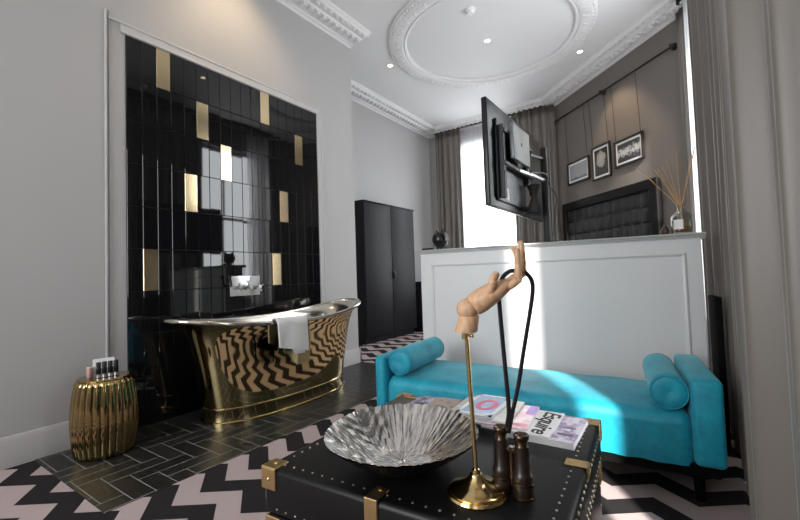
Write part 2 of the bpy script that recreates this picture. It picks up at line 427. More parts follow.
# ---- cornices
CP = [(0, -0.085), (0.012, -0.085), (0.02, -0.07), (0.05, -0.062), (0.055, -0.045), (0.10, -0.04), (0.105, -0.055), (0.19, -0.055), (0.2, -0.035), (0.235, -0.03), (0.26, -0.045), (0.29, -0.045), (0.31, -0.02), (0.325, -0.015), (0.33, 0.0), (0, 0.0)]
def cornice(name, a, b, out, e0=0.0, e1=0.0):
    a = Vector(a); b = Vector(b); d = (b - a).normalized()
    m = MB().sweep(CP, a + Vector((0, 0, ZC)), b + Vector((0, 0, ZC)), out)
    L = (b - a).length; n = int(L / 0.09); o = Vector(out); rz = math.atan2(d.y, d.x)
    side = 1 if (Matrix.Rotation(rz, 3, 'Z') @ Vector((0, 1, 0))).dot(o) > 0 else -1
    for k in range(n):
        p = a + d * ((k + 0.5) * L / n)
        mx = T((p.x, p.y, ZC), rz)
        m.box(-0.024, 0.024, *sorted((side * 0.112, side * 0.182)), -0.078, -0.05, 0.005, 1, 0, mx)
        m.ball((0, side * 0.262, -0.046), 0.016, 8, 5, 0, (1.9, 1, 1), mx)
    o = m.build(name, M['white']); struct(o); return o
cornice('trim_1', (XL, YN, 0), (XL, YP, 0), (1, 0, 0))
cornice('trim_2', (XR, YP, 0), (XR, YB, 0), (1, 0, 0))
cornice('trim_3', (XR, YB, 0), A[:], (0, -1, 0))
cornice('trim_4', A[:], Bp[:], dn[:])
# ---- ceiling ring
rp = [(1.215, 0.0), (1.215, -0.02), (1.195, -0.035), (1.175, -0.03), (1.165, -0.045), (1.10, -0.055), (1.04, -0.045), (1.03, -0.03), (1.012, -0.04), (0.992, -0.03), (0.985, 0.0)]
m = MB().lathe(rp, 160, T((-1.81, 4.64, ZC)), 0, None, False)
for k in range(84):
    a = 2 * PI * k / 84; mx = T((-1.81 + 1.10 * math.cos(a), 4.64 + 1.10 * math.sin(a), ZC - 0.052), a + 0.5 * (-1) ** k)
    m.ball((0, 0, 0.004), 0.042, 8, 5, 0, (1.0, 0.45, 0.28), mx)
for k in range(150):
    a = 2 * PI * k / 150; m.ball((-1.81 + 1.178 * math.cos(a), 4.64 + 1.178 * math.sin(a), ZC - 0.034), 0.014, 6, 4)
o = m.build('ceiling_ring', M['white']); struct(o)

# ---- skirting
BP_ = [(0, 0), (0.022, 0), (0.022, 0.115), (0.016, 0.13), (0.016, 0.15), (0.006, 0.17), (0, 0.172)]
def skirt(name, a, b, out, mt='trim'):
    struct(MB().sweep(BP_, Vector(a), Vector(b), Vector(out)).build(name, M[mt]))
skirt('baseboard_left', (XL, YN, 0), (XL, 1.11, 0), (1, 0, 0), 'wall')
skirt('baseboard_pier', (XL, 3.12, 0), (XL, YP + 0.022, 0), (1, 0, 0))
skirt('baseboard_pier_end', (XR, YP, 0), (XL + 0.022, YP, 0), (0, 1, 0))
skirt('baseboard_alcove', (XR, YP, 0), (XR, YB, 0), (1, 0, 0))
skirt('baseboard_back', (XR, YB, 0), (A.x, A.y, 0), (0, -1, 0))
skirt('baseboard_diagonal', A[:], Bp[:], dn[:], 'taupe')
skirt('baseboard_right', (XW, YN, 0), (XW, Bp.y, 0), (-1, 0, 0), 'taupe')

# ---- tiled wall panel with surround
TY, TW, TZ, TH = 1.228, 0.10127, 2.774, 0.3037
tp = MB().box(XL - 0.001, XL + 0.004, TY, TY + 18 * TW, 0.004, TZ + 0.002).build('wall_tile_panel', M['grout']); struct(tp)
gold = {(2, 0), (5, 1), (11, 0), (15, 1), (7, 2), (4, 3), (13, 3), (1, 5), (12, 5)}
tm = MB(); rr = random.Random(3)
for c in range(18):
    for r in range(10):
        z1 = TZ - r * TH; z0 = max(z1 - TH, 0.006)
        if z1 <= 0.02: continue
        g = 0.0016
        mb = MB() if (c, r) in gold else tm
        yc, zc = TY + (c + 0.5) * TW, (z0 + z1) / 2
        mx = Matrix.Translation((XL + 0.007, yc, zc)) @ Matrix.Rotation(rr.gauss(0, 0.0012), 4, 'Y') @ Matrix.Rotation(rr.gauss(0, 0.0016), 4, 'Z')
        mb.box(-0.005, 0.005, -TW / 2 + g, TW / 2 - g, -(z1 - z0) / 2 + g, (z1 - z0) / 2 - g, 0.0018, 1, 0, mx)
        if (c, r) in gold: mb.build('gold_tile', M['gtile'], tp)['label'] = 'gold mirrored tile'
tm.build('black_tiles', M['tile'], tp)
sr = MB()
yl, yr, zt = TY, TY + 18 * TW, TZ
sr.box(XL, XL + 0.014, yr + 0.002, yr + 0.062, 0, zt + 0.001)
sr.box(XL, XL + 0.014, yl - 0.03, yr + 0.062, zt + 0.002, zt + 0.085)
for (d0, d1) in ((0.004, 0.018), (0.066, 0.08)):
    sr.box(XL, XL + 0.022, yl - 0.03 - (d1 if d1 > 0.05 else 0), yr + d1, zt + d0, zt + d1, 0.004, 2)
    sr.box(XL, XL + 0.022, yr + d0, yr + d1, 0, zt + d1, 0.004, 2)
sr.box(XL, XL + 0.02, 1.098, 1.112, 0.0, 2.90, 0.005, 2).box(XL, XL + 0.012, 1.124, 1.130, 0.0, 2.90, 0.003, 1)
struct(sr.build('trim_5', M['trim']))

# ---- half-height partition
PA = math.radians(6.6); P0 = (-1.775, 2.80)
px = Vector((math.cos(PA), math.sin(PA), 0)); py = Vector((-math.sin(PA), math.cos(PA), 0))
pt = MB().box(0.02, 1.895, 0.028, 0.24, 0, 1.168, 0.003, 1).build('wall_partition', M['partition'], loc=(*P0, 0), rot=(0, 0, PA)); struct(pt)
lp = [(0.0, 1.168), (0.0, 1.176), (-0.012, 1.18), (-0.012, 1.186), (-0.026, 1.19), (-0.03, 1.196), (-0.028, 1.202), (0.25, 1.202), (0.25, 1.168)]
lm = MB().sweep([(d + 0.028, z) for d, z in lp], (-0.012, 0, 0), (1.918, 0, 0), (0, 1, 0))
lm.build('ledge', M['ledge'], pt)
pm = MB()
def moulding(mb, x0, x1, z0, z1, y):
    for (a0, a1, b0, b1) in ((x0, x1, z1 - 0.02, z1), (x0, x1, z0, z0 + 0.02), (x0, x0 + 0.02, z0, z1), (x1 - 0.02, x1, z0, z1)):
        mb.box(a0, a1, y - 0.010, y + 0.005, b0, b1, 0.004, 2)
        s = 0.006
        mb.box(a0 + s, a1 - s, y - 0.014, y + 0.004, b0 + s, b1 - s, 0.003, 2)
moulding(pm, 0.115, 1.815, 0.13, 1.085, 0.028)
pm.build('panel_moulding', M['partition'], pt)
MB().sweep([(0.028 - d, z) for d, z in BP_], (0.02, 0, 0), (1.895, 0, 0), (0, 1, 0)).build('skirting', M['partition'], pt)

# ------------------------------------------------------------------ curtains
def curtain(name, label, pts, z0, z1, lam, amp, mt, group=None, seed=0, ph=0.0, cat='curtain', band=True):
    r = random.Random(seed); P = [Vector((x, y, 0)) for x, y in pts]
    cum = [0.0]
    for a, b in zip(P, P[1:]): cum.append(cum[-1] + (b - a).length)
    Ltot = cum[-1]; ns = max(24, int(Ltot / lam * 22)); nz = 30
    ks = [(r.uniform(0.4, 0.8), r.uniform(0, 6.28), r.uniform(0.25, 0.4)), (r.uniform(1.6, 2.2), r.uniform(0, 6.28), r.uniform(0.15, 0.3))]
    vs = []
    for j in range(nz + 1):
        z = z0 + (z1 - z0) * j / nz; tz = j / nz
        for i in range(ns + 1):
            s = Ltot * i / ns
            q = max(k for k in range(len(cum)) if cum[k] <= s + 1e-9); q = min(q, len(P) - 2)
            t = (s - cum[q]) / (cum[q + 1] - cum[q]); p = P[q].lerp(P[q + 1], t); d = (P[q + 1] - P[q]).normalized(); nrm = Vector((-d.y, d.x, 0))
            w = 2 * PI * s / lam + ph + 0.35 * math.sin(2.2 * tz + seed) + 0.8 * math.sin(2 * PI * s / (lam * 3.7) + seed)
            a = math.sin(w) + 0.25 * math.sin(2 * w + 1)
            for (fq, pq, aq) in ks: a += aq * math.sin(fq * w + pq + tz * 1.5 * fq)
            e = amp * (1.0 - 0.35 * tz) * min(1.0, 0.3 + min(s, Ltot - s) / 0.12)
            tang = math.cos(w) * amp * 0.35
            vs.append(tuple(p + nrm * a * e + d * tang * (1 if 0 < i < ns else 0) + Vector((0, 0, z))))
    fs = [(j * (ns + 1) + i, j * (ns + 1) + i + 1, (j + 1) * (ns + 1) + i + 1, (j + 1) * (ns + 1) + i) for j in range(nz) for i in range(ns)]
    m = MB().add(vs, fs); o = m.build(name, mt, sharp=80)
    tag(o, label, cat, group)
    if band:
        tn = MB().add([v for j in (nz - 1, nz) for v in vs[j * (ns + 1):(j + 1) * (ns + 1)]], [(i, i + 1, ns + 2 + i, ns + 1 + i) for i in range(ns)])
        hb = tn.build('heading_tape', mt, o, 80)
    return o
G = 'full length taupe satin curtains'
curtain('curtain', 'wide taupe satin curtain nearest the camera, filling the right edge', [(0.27, 0.25), (0.265, 0.65), (0.205, 1.00), (0.098, 1.285)], 0.01, 3.79, 0.135, 0.030, M['curtain'], G, 4, 0.9)
curtain('curtain', 'taupe satin curtain hanging behind the right end of the half-height partition', [(0.165, 1.445), (0.19, 1.85), (0.22, 2.4), (0.225, 3.1), (0.165, 3.45), (0.135, 3.62)], 0.01, 3.79, 0.17, 0.030, M['curtain'], G, 9, 2.0)
curtain('curtain', 'narrow taupe curtain beside the wall with the hanging pictures', [(0.085, 5.37), (0.14, 5.28), (0.22, 5.17), (0.26, 5.02)], 0.01, 3.79, 0.11, 0.022, M['curtain'], G, 5)
curtain('curtain', 'taupe curtain at left of the far window, behind the owl ornament', [(-3.86, 6.93), (-3.33, 6.93)], 0.01, 3.765, 0.115, 0.033, M['curtain'], G, 11)
curtain('curtain', 'taupe curtain at right of the far window, behind the television mast', [(-2.33, 6.93), (-1.85, 6.93), (-1.61, 6.96)], 0.01, 3.765, 0.115, 0.033, M['curtain'], G, 2)
curtain('sheer_curtain', 'white sheer curtain across the far window behind the television', [(-3.44, 7.02), (-2.10, 7.02)], 0.05, 3.75, 0.10, 0.012, M['sheer'], None, 6, 0, 'curtain', False)
curtain('sheer_curtain', 'white sheer curtain edge glowing beside the reed diffuser', [(0.19, 5.0), (0.145, 4.86), (0.235, 4.72), (0.25, 4.55)], 0.05, 3.75, 0.07, 0.012, M['sheer'], None, 8, 0, 'curtain', False)
tk = thing('curtain_track', 'dark curtain track along the ceiling above the right curtains', 'curtain track', (0, 0, 0))
MB().box(0.09, 0.20, 0.3, 5.22, 3.79, 3.85, 0.004, 1).build('rail', M['iron'], tk)
tk2 = thing('curtain_track', 'dark curtain track above the far window', 'curtain track', (0, 0, 0))
MB().box(-3.9, -1.74, 6.92, 6.96, 3.765, 3.785, 0.003, 1).build('rail', M['iron'], tk2)

# ------------------------------------------------------------------ bath tub
TC = Vector((-2.80, 2.24, 0.004))
tub = thing('bathtub', 'freestanding polished brass boat bath with a nickel interior on black floor tiles', 'bathtub', TC[:])
NTH = 120
def sup(th, Lh, Wh, e=2.35):
    c, s = math.cos(th), math.sin(th)
    return (Wh * math.copysign(abs(s) ** (2 / e), s), Lh * math.copysign(abs(c) ** (2 / e), c))
def rimz(u): return 0.674 + 0.075 * abs(u) ** 2.2 + (0.022 * u * u if u > 0 else 0.0)
def prof(t):
    L = 0.655 + 0.12 * t + 0.025 * t ** 3 + 0.105 * t ** 11; W = 0.265 + 0.045 * t + 0.02 * t ** 10; return L, W
def tub_ring(t, inset=0.0, zb=0.10):
    L, W = prof(t); out = []
    for k in range(NTH):
        th = 2 * PI * k / NTH; x, y = sup(th, L - inset, W - inset); u = y / (L - inset)
        z = zb + (rimz(u) - zb) * t; out.append((x, y, z))
    return out
m = MB().loft([tub_ring(t) for t in [1 - (1 - q) ** 1.5 for q in frange(0, 1, 34)]], 0, False); m.build('outer_shell', M['tub'], tub, 60)
m = MB().loft([tub_ring(t, 0.02, 0.13) for t in frange(1, 0.06, 16)] + [[(x * s, y * s, 0.165 - 0.015 * (1 - s)) for (x, y, z) in tub_ring(0.04, 0.03, 0.13)] for s in (0.93, 0.6, 0.25)], 0, False)
# close the tub floor
n0 = len(m.v) - NTH; m.f.append(tuple(range(n0, n0 + NTH))); m.mi.append(0)
m.build('inner_shell', M['nickel'], tub, 60)
rim = tub_ring(1.0, -0.004)
m = MB().tube([(x, y, z) for (x, y, z) in rim], 0.0165, 10, 0, True); m.build('rolled_rim', M['nickel'], tub, 60)
def ringat(L, W, z): return [(*sup(2 * PI * k / NTH, L, W), z) for k in range(NTH)]
m = MB().loft([ringat(0.672, 0.282, 0.0), ringat(0.672, 0.282, 0.012), ringat(0.660, 0.270, 0.018), ringat(0.656, 0.266, 0.085), ringat(0.662, 0.272, 0.092), ringat(0.662, 0.272, 0.104), ringat(0.652, 0.262, 0.112)])
m.build('plinth', M['tub'], tub, 50)
# towel over the rim (its own thing)
def towel():
    nu, nv = 26, 34; vs = []
    y0, y1 = 1.915, 2.20
    for j in range(nv + 1):
        t = j / nv
        for i in range(nu + 1):
            s = i / nu; y = y0 + (y1 - y0) * s
            u = (y - TC.y) / 0.9; zr = rimz(u) + TC.z + 0.0
            wob = 0.004 * math.sin(9 * s + 3 * t)
            if t < 0.22:      # inside part
                q = t / 0.22; x = -2.545 + 0.055 * q; z = zr - 0.10 + 0.10 * q + 0.006
            elif t < 0.36:    # over the rim
                q = (t - 0.22) / 0.14; a = PI * (1 - q); x = -2.468 + 0.026 * math.cos(a); z = zr + 0.006 + 0.024 * math.sin(a)
            else:
                q = (t - 0.36) / 0.64; drop = 0.185 + 0.06 * s; x = -2.437 - 0.006 * q + wob; z = zr + 0.004 - drop * q; y = y + 0.02 * q
            vs.append((x, y, z))
    fs = [(j * (nu + 1) + i, j * (nu + 1) + i + 1, (j + 1) * (nu + 1) + i + 1, (j + 1) * (nu + 1) + i) for j in range(nv) for i in range(nu)]
    o = MB().add(vs, fs).build('bath_towel', M['towel'], None, 80)
    sd = o.modifiers.new('thick', 'SOLIDIFY'); sd.thickness = 0.010; sd.offset = 1
    tag(o, 'white folded towel hung over the front rim of the brass bath', 'towel')
    vs = []; nu, nv = 10, 8
    for j in range(nv + 1):
        t = j / nv
        for i in range(nu + 1):
            s = i / nu; vs.append((-2.444 + 0.003 * math.sin(5 * s), 2.03 + 0.155 * s + 0.02 * t * (1 - s), 0.50 - (0.062 + 0.012 * s) * t * min(1, 0.35 + s * 2.2)))
    fs = [(j * (nu + 1) + i, j * (nu + 1) + i + 1, (j + 1) * (nu + 1) + i + 1, (j + 1) * (nu + 1) + i) for j in range(nv) for i in range(nu)]
    o2 = MB().add(vs, fs).build('towel_corner', M['towel'], o, 80)
    sd = o2.modifiers.new('thick', 'SOLIDIFY'); sd.thickness = 0.008; sd.offset = 0
towel()
# wall mixer tap
tap = thing('bath_mixer_tap', 'chrome wall plate with three taps on the black tiles above the bath', 'tap', (XL + 0.0125, 2.145, 0.96))
MB().box(0, 0.012, -0.146, 0.146, -0.086, 0.086, 0.004, 2).build('plate', M['chrome'], tap)
for k, yy in enumerate((-0.095, 0.0, 0.095)):
    h = MB().lathe([(0.024, 0), (0.024, 0.012), (0.012, 0.016), (0.011, 0.05), (0.018, 0.052), (0.02, 0.07), (0.014, 0.075)], 20, T((0.012, yy, -0.012), 0, 0, PI / 2))
    for q in range(4):
        a = q * PI / 2 + 0.4; h.tube([(0.076, yy, -0.012), (0.076, yy + 0.035 * math.cos(a), -0.012 + 0.035 * math.sin(a))], 0.006, 8)
        h.ball((0.076, yy + 0.037 * math.cos(a), -0.012 + 0.037 * math.sin(a)), 0.008, 8, 6)
    h.build('tap_handle', M['steel'], tap)
m = MB().tube([(0.012, -0.15, 0.0), (0.04, -0.16, 0.0), (0.055, -0.165, 0.02), (0.055, -0.175, 0.075)], 0.008, 10); m.ball((0.055, -0.176, 0.08), 0.014, 10, 8)
m.build('diverter_lever', M['plastic'], tap)['label'] = 'black lever'
MB().tube([(0.012, 0.02, 0.03), (0.04, 0.03, 0.045), (0.045, 0.03, 0.075)], 0.007, 10).build('spout', M['steel'], tap)

# ------------------------------------------------------------------ gold stool, toiletries
SX, SY = -2.90, 1.005
st = thing('drum_stool', 'gold ribbed metal drum stool standing by the grey wall beside the bath', 'stool', (SX, SY, 0.004))
pr = [(0.140, 0.0), (0.146, 0.008)] + [(0.147 + 0.024 * math.sin(PI * (0.08 + 0.86 * t)) , 0.012 + 0.405 * t) for t in frange(0, 1, 22)] + [(0.150, 0.428), (0.142, 0.438), (0.136, 0.443)]
def ribs(a, q):
    w = min(1.0, min(q, 1 - q) * 9); return 1.0 - 0.055 * w * (1 - abs(math.sin(a * 13)) ** 0.7)
MB().lathe(pr, 312, None, 0, ribs).build('ribbed_body', M['stool'], st, 60)
MB().lathe([(0.0, 0.443), (0.136, 0.443), (0.139, 0.447), (0.134, 0.452), (0.0, 0.452)], 64).build('top_disc', M['stool'], st)
ZT = 0.456
bottle = thing('toiletry_bottle', 'small black toiletry bottle on the gold stool, leftmost of the row of four', 'bottle', (0, 0, 0), 0, 'toiletry bottles on the gold stool')
MB().lathe([(0.0120, 0), (0.0133, 0.002), (0.0133, 0.054), (0.012, 0.060), (0.009, 0.063), (0.009, 0.068)], 20).build('bottle_body', M['plastic'], bottle)
MB().lathe([(0.0122, 0.065), (0.0122, 0.090), (0.0112, 0.092)], 20).build('cap', M['black'], bottle)
MB().lathe([(0.0135, 0.003), (0.0135, 0.022)], 20, None, 0, None, False).build('bottle_label', M['steel'], bottle)['label'] = 'pale grey label'
B0 = Vector((-2.865, 0.960, ZT)); bd = Vector((0.22, 0.975, 0)) * 0.0285
labs = ['small black toiletry bottle on the gold stool, leftmost of the row of four', 'black toiletry bottle on the gold stool, second from left', 'black toiletry bottle on the gold stool, third from left', 'black toiletry bottle on the gold stool, rightmost and nearest the tiles']
for k in range(4):
    o = bottle if k == 0 else copy_tree(bottle)
    o.location = B0 + bd * k; o['label'] = labs[k]
cd = MB().box(-0.002, 0.002, -0.054, 0.054, 0, 0.106, 0.001, 1).build('tent_card', M['paper'], loc=(-2.900, 1.000, ZT), rot=(0, -0.12, -0.2))
tag(cd, 'white card standing behind the black bottles on the gold stool', 'card')
sb = MB().box(-0.013, 0.013, -0.011, 0.011, 0, 0.058, 0.004, 2).build('soap_box', M['pink'], loc=(-2.910, 0.930, ZT), rot=(0, 0, 0.2)); 
MB().box(-0.0132, 0.0132, -0.0112, 0.0112, 0.058, 0.065, 0.003, 2).build('box_lid', M['offwhite'], sb)['label'] = 'white lid'
tag(sb, 'small pinkish carton at left of the black bottles on the stool', 'box')

# ------------------------------------------------------------------ wardrobe and low cabinet in the alcove
wd = thing('wardrobe', 'tall black two-door wardrobe in the alcove beyond the bath', 'wardrobe', (XR + 0.026, 4.62, 0.0))
WD = -3.83 - (XR + 0.026); WL = 1.36; WH = 2.13
MB().box(0, WD - 0.022, 0, WL, 0.09, WH, 0.004, 1).box(0, WD - 0.05, 0.02, WL - 0.02, 0, 0.09).build('carcass', M['wardrobe'], wd)
MB().box(-0.0, WD + 0.012, -0.012, WL + 0.012, WH, WH + 0.022, 0.004, 2).build('cornice_top', M['wardrobe'], wd)
for k, (a, b) in enumerate(((0.004, WL / 2 - 0.004), (WL / 2 + 0.004, WL - 0.004))):
    d = MB().box(WD - 0.022, WD, a, b, 0.095, WH - 0.004, 0.003, 2)
    do = d.build('door', M['wardrobe'], wd)
    yk = b - 0.045 if k == 0 else a + 0.045
    if k == 1: MB().lathe([(0.012, 0), (0.012, 0.01), (0.03, 0.016), (0.034, 0.026), (0.02, 0.036), (0, 0.038)], 20, T((WD, WL / 2 + 0.02, 1.05), 0, 0, PI / 2)).tube([(WD + 0.012, WL / 2 + 0.02, 1.03), (WD + 0.022, WL / 2 + 0.02, 0.96)], [0.01, 0.016], 10).build('knob', M['iron'], do)
lc = thing('low_cabinet', 'low black cabinet just past the wardrobe, half hidden by the partition', 'cabinet', (XR + 0.026, 6.12, 0.0))
MB().box(0, 0.32, 0, 0.66, 0.06, 0.86, 0.004, 1).box(0.02, 0.28, 0.03, 0.63, 0, 0.06).build('carcass', M['wardrobe'], lc)
MB().box(-0.0, 0.345, -0.012, 0.672, 0.86, 0.885, 0.004, 2).build('cabinet_top', M['wardrobe'], lc)
for (a, b) in ((0.006, 0.327), (0.333, 0.654)): MB().box(0.32, 0.338, a, b, 0.07, 0.85, 0.003, 2).build('door', M['wardrobe'], lc)

# ------------------------------------------------------------------ sofa bench
SA = math.radians(6.7)
sofa = thing('chaise_bench', 'long turquoise velvet bench with low boxed arms in front of the partition', 'bench', (-1.526, 1.896, 0.0), SA)
SL, SD, AH, AB = 1.654, 0.60, 0.53, 0.172
def soft_box(x0, x1, y0, y1, z0, z1, r, puff=0.0, nx=24, ny=10, seed=0):
    m = MB().box(x0, x1, y0, y1, z0, z1, r, 5); return m
MB().box(0, 0.066, 0, SD, AB, AH, 0.022, 4).build('arm', M['velvet'], sofa)
MB().box(SL - 0.110, SL, 0, SD, AB, AH, 0.022, 4).build('arm', M['velvet'], sofa)
# seat cushion with rounded, slightly rumpled top and front
def seat():
    r = random.Random(5); nx, ny = 90, 40; x0, x1 = 0.066, SL - 0.110; vs = []; zt = 0.405; rad = 0.05
    path = []
    for t in frange(0, 1, 12): path.append((0.02, AB + 0.004 + (zt - rad - AB) * t))
    for t in frange(0, 1, 9)[1:]: a = PI / 2 * t; path.append((0.02 + rad * (1 - math.cos(a)), zt - rad + rad * math.sin(a)))
    for t in frange(0, 1, 20)[1:]: path.append((0.02 + rad + (SD - 0.03 - rad - 0.02) * t, zt))
    path += [(SD - 0.03, AB + 0.004)]
    for i in range(nx + 1):
        s = i / nx; x = x0 + (x1 - x0) * s; drop = -0.032 * max(0.0, (s - 0.15) / 0.85)
        for (y, z) in path:
            front = max(0.0, 1 - (y - 0.02) / 0.10); low = max(0.0, (zt - z) / 0.23)
            w = 0.006 * math.sin(33 * x + 2 * math.sin(5 * x)) * low + 0.003 * math.sin(61 * x + 1) * low
            edge = min(1, min(s, 1 - s) / 0.025)
            dz = 0.010 * math.sin(PI * min(1, max(0, (y - 0.02) / 0.5))) + 0.0025 * math.sin(17 * x + 9 * y) * (1 - low)
            vs.append((x, y + w * front + (0.02 * (1 - edge) ** 2 * front), z + ((dz + drop) if z > AB + 0.02 else 0) - 0.03 * (1 - edge) ** 2 * (1 if z > AB + 0.1 else 0)))
    n = len(path)
    fs = [(i * n + q, i * n + q + 1, (i + 1) * n + q + 1, (i + 1) * n + q) for i in range(nx) for q in range(n - 1)]
    fs += [tuple(range(n)), tuple(nx * n + q for q in reversed(range(n)))]
    return MB().add(vs, fs)
seat().build('seat', M['velvet'], sofa, 70)
MB().box(0.02, SL - 0.02, 0.03, SD - 0.02, AB - 0.05, AB + 0.002, 0.004, 1).build('base_frame', M['matte'], sofa)['label'] = 'black base under the seat'
for (x, y) in ((0.09, 0.09), (SL - 0.09, 0.09), (0.09, SD - 0.09), (SL - 0.09, SD - 0.09), (SL / 2, 0.10), (SL / 2, SD - 0.10)):
    MB().lathe([(0.016, 0), (0.024, AB - 0.05)], 16, T((x, y, 0))).build('leg', M['matte'], sofa)
def bolster(label, xc, rad, y0, y1, zc):
    o = thing('bolster_cushion', label, 'cushion', tuple(Vector((-1.526, 1.896, 0)) + Matrix.Rotation(SA, 3, 'Z') @ Vector((xc, (y0 + y1) / 2, zc))), SA, 'turquoise bolsters on the bench')
    h = (y1 - y0) / 2
    p = [(0.0, -h + 0.008), (rad * 0.35, -h + 0.002), (rad * 0.8, -h), (rad * 0.93, -h + 0.006), (rad, -h + 0.02)] + [(rad * (1 + 0.015 * math.sin(t * 9)), -h + 0.02 + (2 * h - 0.04) * t) for t in frange(0, 1, 14)[1:-1]] + [(rad, h - 0.02), (rad * 0.93, h - 0.006), (rad * 0.8, h), (rad * 0.35, h - 0.002), (0.0, h - 0.008)]
    MB().lathe(p, 48, Matrix.Rotation(-PI / 2, 4, 'X'), 0, lambda a, q: 1 + 0.008 * math.sin(7 * a + 20 * q)).build('cushion_body', M['velvet'], o, 60)
    for s in (-1, 1):
        MB().tube([(rad * 0.955 * math.cos(a), s * (h - 0.005), rad * 0.955 * math.sin(a)) for a in frange(0, 2 * PI, 49)[:-1]], 0.004, 6, 0, True).build('piping', M['velvet'], o)
bolster('turquoise velvet bolster at the far left arm of the bench', 0.066 + 0.083, 0.074, 0.035, 0.56, 0.419 + 0.074)
bolster('turquoise velvet bolster at the right arm of the bench near the curtain', SL - 0.110 - 0.075, 0.073, 0.035, 0.56, 0.386 + 0.073)
bb = thing('upright_box', 'narrow black upright box between the bench end and the curtain', 'dark_box', (0.142, 2.84, 0.0), 0.1)  # plain box in place of a narrow dark edge of unknown kind
MB().box(-0.016, 0.016, -0.10, 0.10, 0.012, 0.83, 0.004, 2).build('cabinet', M['matte'], bb)
MB().box(-0.03, 0.03, -0.11, 0.11, 0, 0.012, 0.003, 1).build('foot_plate', M['black'], bb)

# ------------------------------------------------------------------ trunk
TA = math.radians(3.8); TK = Vector((-0.953, 0.694, 0)); TWD, TDP, THT = 0.757, 0.738, 0.5
tr = thing('steamer_trunk', 'black leather steamer trunk with brass corners used as coffee table', 'trunk', (TK.x, TK.y, 0.0), TA)
LH = 0.12
MB().box(0.006, TWD - 0.006, 0.006, TDP - 0.006, 0.0, THT - LH - 0.004, 0.008, 2).build('trunk_body', M['leather'], tr)
MB().box(0, TWD, 0, TDP, THT - LH, THT, 0.014, 3).build('lid', M['leather'], tr)
sm = MB()
def stud(p, ax, k=1.0):
    mx = {'z': T(p), 'x': T(p, 0, 0, PI / 2), '-x': T(p, 0, 0, -PI / 2), '-y': T(p, 0, PI / 2, 0), 'y': T(p, 0, -PI / 2, 0)}[ax]
    sm.lathe([(0.0030 * k, 0), (0.0026 * k, 0.0013 * k), (0.0014 * k, 0.002 * k), (0, 0.0022 * k)], 8, mx, 0, None, False)
for k in range(21):
    t = 0.05 + (TWD - 0.1) * k / 20
    stud((t, 0.032, THT), 'z'); stud((t, TDP - 0.032, THT), 'z')
    stud((t, 0, THT - LH + 0.018), '-y'); stud((t, TDP, THT - LH + 0.018), 'y'); stud((t, 0.006, THT - LH - 0.03), '-y')
for k in range(21):
    t = 0.05 + (TDP - 0.1) * k / 20
    stud((0.032, t, THT), 'z'); stud((TWD - 0.032, t, THT), 'z')
    for q in ((TWD, THT - LH + 0.018, 'x'), (TWD - 0.006, THT - LH - 0.025, 'x'), (TWD, THT - 0.03, 'x'), (0, THT - LH + 0.018, '-x')): stud((q[0], t, q[1]), q[2], 1.7 if q[2] == 'x' else 1.0)
for zz in frange(0.03, 0.35, 10):
    stud((TWD - 0.006, 0.03, zz), 'x'); stud((TWD - 0.006, TDP - 0.03, zz), 'x'); stud((0.03, 0.006, zz), '-y')
so = sm.build('brass_studs', M['studs'], tr); so['kind'] = 'stuff'
def cornercap(x, y, sx, sy, z0, z1, top):
    m = MB(); t = 0.004; w = 0.048
    a0, a1 = sorted((x - sx * t, x + sx * w)); b0, b1 = sorted((y - sy * t, y + sy * w))
    if top: m.box(a0, a1, b0, b1, z1 - 0.002, z1 + t, 0.002, 1)
    else: m.box(a0, a1, b0, b1, z0 - t, z0 + 0.001, 0.002, 1) if z0 > 0.01 else None
    xa = sorted((x - sx * t, x + sx * 0.001)); m.box(xa[0], xa[1], b0, b1, z0, z1, 0.0018, 1)
    ya = sorted((y - sy * t, y + sy * 0.001)); m.box(a0, a1, ya[0], ya[1], z0, z1, 0.0018, 1)
    m.ball((x + sx * 0.024, y + sy * 0.024, z1 + t if top else z0), 0.006, 8, 5, 0, (1, 1, 0.6)) if top else None
    m.ball((x + sx * 0.024, y - sy * t, (z0 + z1) / 2), 0.005, 8, 5); m.ball((x - sx * t, y + sy * 0.024, (z0 + z1) / 2), 0.005, 8, 5)
    m.build('corner_cap', M['capbrass'], tr)
for (x, y, sx, sy) in ((0, 0, 1, 1), (TWD, 0, -1, 1), (0, TDP, 1, -1), (TWD, TDP, -1, -1)):
    cornercap(x, y, sx, sy, THT - 0.055, THT, True)
    cornercap(x + sx * 0.006, y + sy * 0.006, sx, sy, THT - LH - 0.065, THT - LH - 0.008, False)
    cornercap(x + sx * 0.006, y + sy * 0.006, sx, sy, 0.0, 0.055, False)
def strap(mxp, dr=0.10):
    m = MB()
    m.box(-0.018, 0.018, -0.004, 0.052, -0.001, 0.004, 0.0018, 1, 0, mxp).box(-0.018, 0.018, -0.005, 0.001, -dr, 0.004, 0.0018, 1, 0, mxp)
    m.ball((0, 0.04, 0.004), 0.006, 8, 5, 0, (1, 1, 0.6), mxp)  .ball((0, -0.005, -dr * 0.5), 0.005, 8, 5, 0, (1, 0.6, 1), mxp)
    m.build('hasp', M['capbrass'], tr)
strap(T((0.355, 0, THT)))
strap(T((TWD, 0.385, THT), PI / 2), 0.03); strap(T((0, 0.385, THT), -PI / 2)); strap(T((0.355, TDP, THT), PI))
hn = MB().tube([(0.10, -0.004, THT - LH - 0.06), (0.11, -0.03, THT - LH - 0.06), (0.19, -0.035, THT - LH - 0.065), (0.25, -0.03, THT - LH - 0.06), (0.26, -0.004, THT - LH - 0.06)], 0.01, 10); hn.build('handle', M['leather'], tr)
RT = Matrix.Rotation(TA, 3, 'Z')
def ontrunk(u, v, z=THT): return tuple(TK + RT @ Vector((u, v, 0)) + Vector((0, 0, z)))

